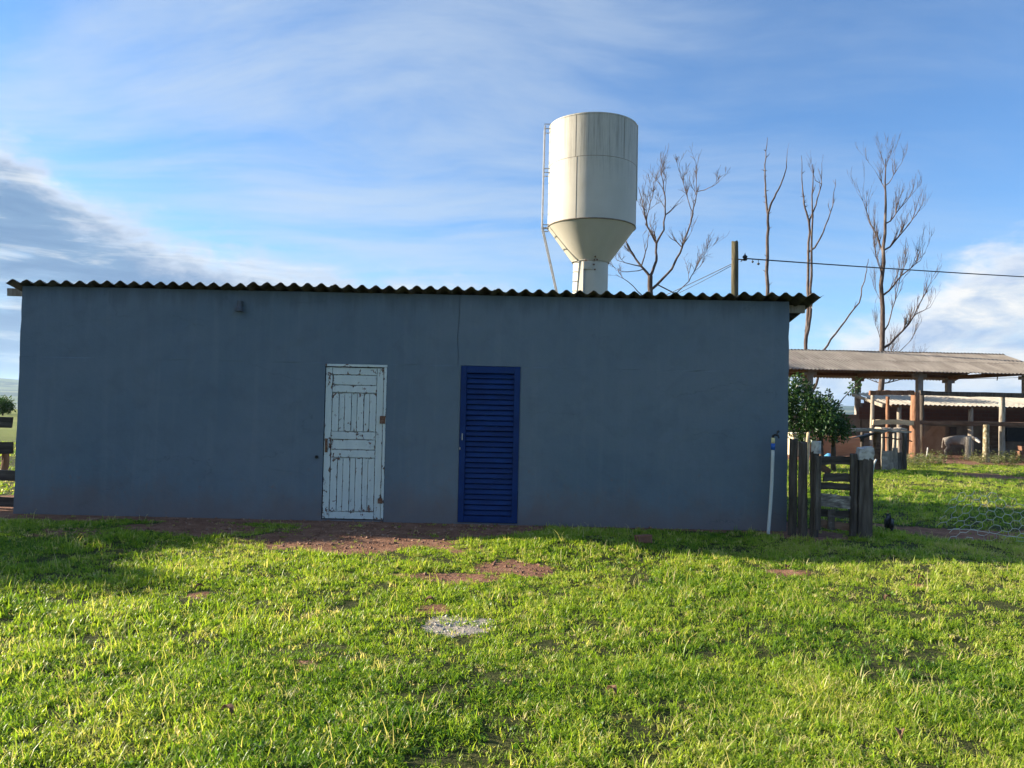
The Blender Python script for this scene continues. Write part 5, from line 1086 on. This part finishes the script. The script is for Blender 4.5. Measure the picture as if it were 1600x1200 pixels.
def scatter(n, xr, yr, frust, size, seed, dens=None, tall=0.0):
    g_ = np.random.default_rng(seed); x = g_.uniform(*xr, n); y = g_.uniform(*yr, n); keep = np.abs(x) < 0.74 * y + frust
    u = (x - S_ORG.x) * math.cos(S_ANG) + (y - S_ORG.y) * math.sin(S_ANG); v = -(x - S_ORG.x) * math.sin(S_ANG) + (y - S_ORG.y) * math.cos(S_ANG)
    keep &= ~((u > -0.05) & (u < S_W + 0.05) & (v > -0.05) & (v < DEPTH + 0.1))
    keep &= g_.random(n) > np.clip(bare_at(x, y) * 1.55 - 0.15 + 0.6 * (fbm(x * 6, y * 6, 31, 3) - 0.5) * (bare_at(x, y) > 0.02), 0, 0.965)
    keep &= g_.random(n) > np.clip(ash_at(x, y) * 0.95, 0, 0.74)
    pn = fbm(x * 0.9, y * 0.9, 21, 4); keep &= g_.random(n) < np.clip(0.50 + 2.2 * (fbm(x * 3.1, y * 3.1, 23, 3) - 0.42) + 0.8 * (pn - 0.5), 0.12, 1)
    if dens is not None: keep &= g_.random(n) < dens(x, y)
    return x[keep], y[keep], np.full(keep.sum(), size)
XS, YS, SZ = [np.concatenate(c) for c in zip(
    scatter(104000, (-6.9, 6.9), (1.2, 5.0), 2.8, 0.86, 1), scatter(93000, (-11, 11), (5.0, 10.5), 2.8, 1.0, 2),
    scatter(62000, (3.5, 23), (9.5, 25), 4.0, 1.35, 3, lambda x, y: np.clip(1.25 - (y - 9) / 22, 0.25, 1)), scatter(9000, (-24, -6.6), (9.5, 26), 1.5, 1.5, 4))]
n = len(XS); g_ = np.random.default_rng(9)
pn = fbm(XS * 1.1, YS * 1.1, 41, 4); p2 = fbm(XS * 0.35 + 9, YS * 0.35, 43, 3); p3 = fbm(XS * 4, YS * 4, 44, 2)
dry_r = np.clip((XS - 2.0) / 3.5, 0, 1) * np.clip((YS - 6.0) / 2.0, 0, 1) * (YS < 9.5)       # the trampled, drier corner towards the netting
tint = 0.40 + 0.62 * (pn - 0.5) + 0.32 * (p2 - 0.5) + g_.normal(0, 0.12, n) + 0.16 * dry_r
strawy = g_.random(n) < 0.06 + 0.10 * np.clip((p3 - 0.55) * 5, 0, 1) + 0.10 * dry_r
tint = np.where(strawy, g_.uniform(0.72, 1.0, n), np.clip(tint, 0.02, 0.70)).astype(np.float32)
size = (SZ * (0.62 + 0.75 * fbm(XS * 1.6, YS * 1.6, 51, 3)) * g_.uniform(0.75, 1.25, n)).astype(np.float32)
size *= 0.92 * (1 - 0.45 * np.clip(bare_at(XS, YS), 0, 1)).astype(np.float32)
kinds = np.where(g_.random(n) < 0.04 + 0.25 * np.clip((fbm(XS * 1.3, YS * 1.3, 61, 3) - 0.60) * 6, 0, 1), g_.integers(8, 10, n), g_.integers(0, 8, n)).astype(np.int32)
odd = g_.random(n); herb = odd < 0.02 + 0.10 * np.clip((fbm(XS * 0.8, YS * 0.8, 71, 3) - 0.55) * 6, 0, 1); kinds[herb] = 10; tint[herb] = np.clip(tint[herb] - 0.18, 0.02, 0.5)
stem = odd > 0.988; kinds[stem] = 11; tint[stem] = g_.uniform(0.7, 1.0, stem.sum())
gp = bpy.data.meshes.new('grass'); gp.from_pydata(np.stack([XS, YS, gheight(XS, YS)], 1).tolist(), [], [])
gp.attributes.new('tint', 'FLOAT', 'POINT').data.foreach_set('value', tint); gp.attributes.new('size', 'FLOAT', 'POINT').data.foreach_set('value', size); gp.attributes.new('kind', 'INT', 'POINT').data.foreach_set('value', kinds)
rot = np.stack([g_.normal(0, 0.12, n), g_.normal(0, 0.12, n), g_.uniform(0, 6.283, n)], 1).astype(np.float32)
gp.attributes.new('turn', 'FLOAT_VECTOR', 'POINT').data.foreach_set('vector', rot.ravel())
grass = bpy.data.objects.new('grass', gp); COL.objects.link(grass); tag(grass, 'short bright green pasture grass covering the yard', 'grass', kind='stuff')
nt = bpy.data.node_groups.new('grass_scatter', 'GeometryNodeTree'); nt.interface.new_socket('Geometry', in_out='INPUT', socket_type='NodeSocketGeometry'); nt.interface.new_socket('Geometry', in_out='OUTPUT', socket_type='NodeSocketGeometry')
N = nt.nodes; gi, go = N.new('NodeGroupInput'), N.new('NodeGroupOutput'); ip = N.new('GeometryNodeInstanceOnPoints'); ci = N.new('GeometryNodeCollectionInfo'); ci.inputs['Collection'].default_value = gc; ci.inputs['Separate Children'].default_value = True; ci.inputs['Reset Children'].default_value = True
def named(nm, ty):
    a_ = N.new('GeometryNodeInputNamedAttribute'); a_.data_type = ty; a_.inputs[0].default_value = nm; return a_.outputs[0]
nt.links.new(gi.outputs[0], ip.inputs['Points']); nt.links.new(ci.outputs[0], ip.inputs['Instance']); ip.inputs['Pick Instance'].default_value = True
nt.links.new(named('kind', 'INT'), ip.inputs['Instance Index']); nt.links.new(named('turn', 'FLOAT_VECTOR'), ip.inputs['Rotation']); nt.links.new(named('size', 'FLOAT'), ip.inputs['Scale']); nt.links.new(ip.outputs[0], go.inputs[0])
grass.modifiers.new('scatter', 'NODES').node_group = nt

# ------------------------------------------------------------------ the air between here and the hills
mb = MB(); mb.box((0, 0, 0), (17300, 17300, 262)); hz_m = bpy.data.materials.new('pale_haze'); hz_m.use_nodes = True; t = NT(hz_m.node_tree)
pv = t.n('ShaderNodeVolumePrincipled', {'Color': (0.50, 0.72, 1.0, 1), 'Density': 0.9e-4, 'Anisotropy': 0.2}); t.n('ShaderNodeOutputMaterial', {'Volume': pv})
o = mb.build('haze', hz_m, loc=(0, 0, 131 - 63)); tag(o, 'pale air that fades the distant hills to blue', 'haze', kind='stuff')
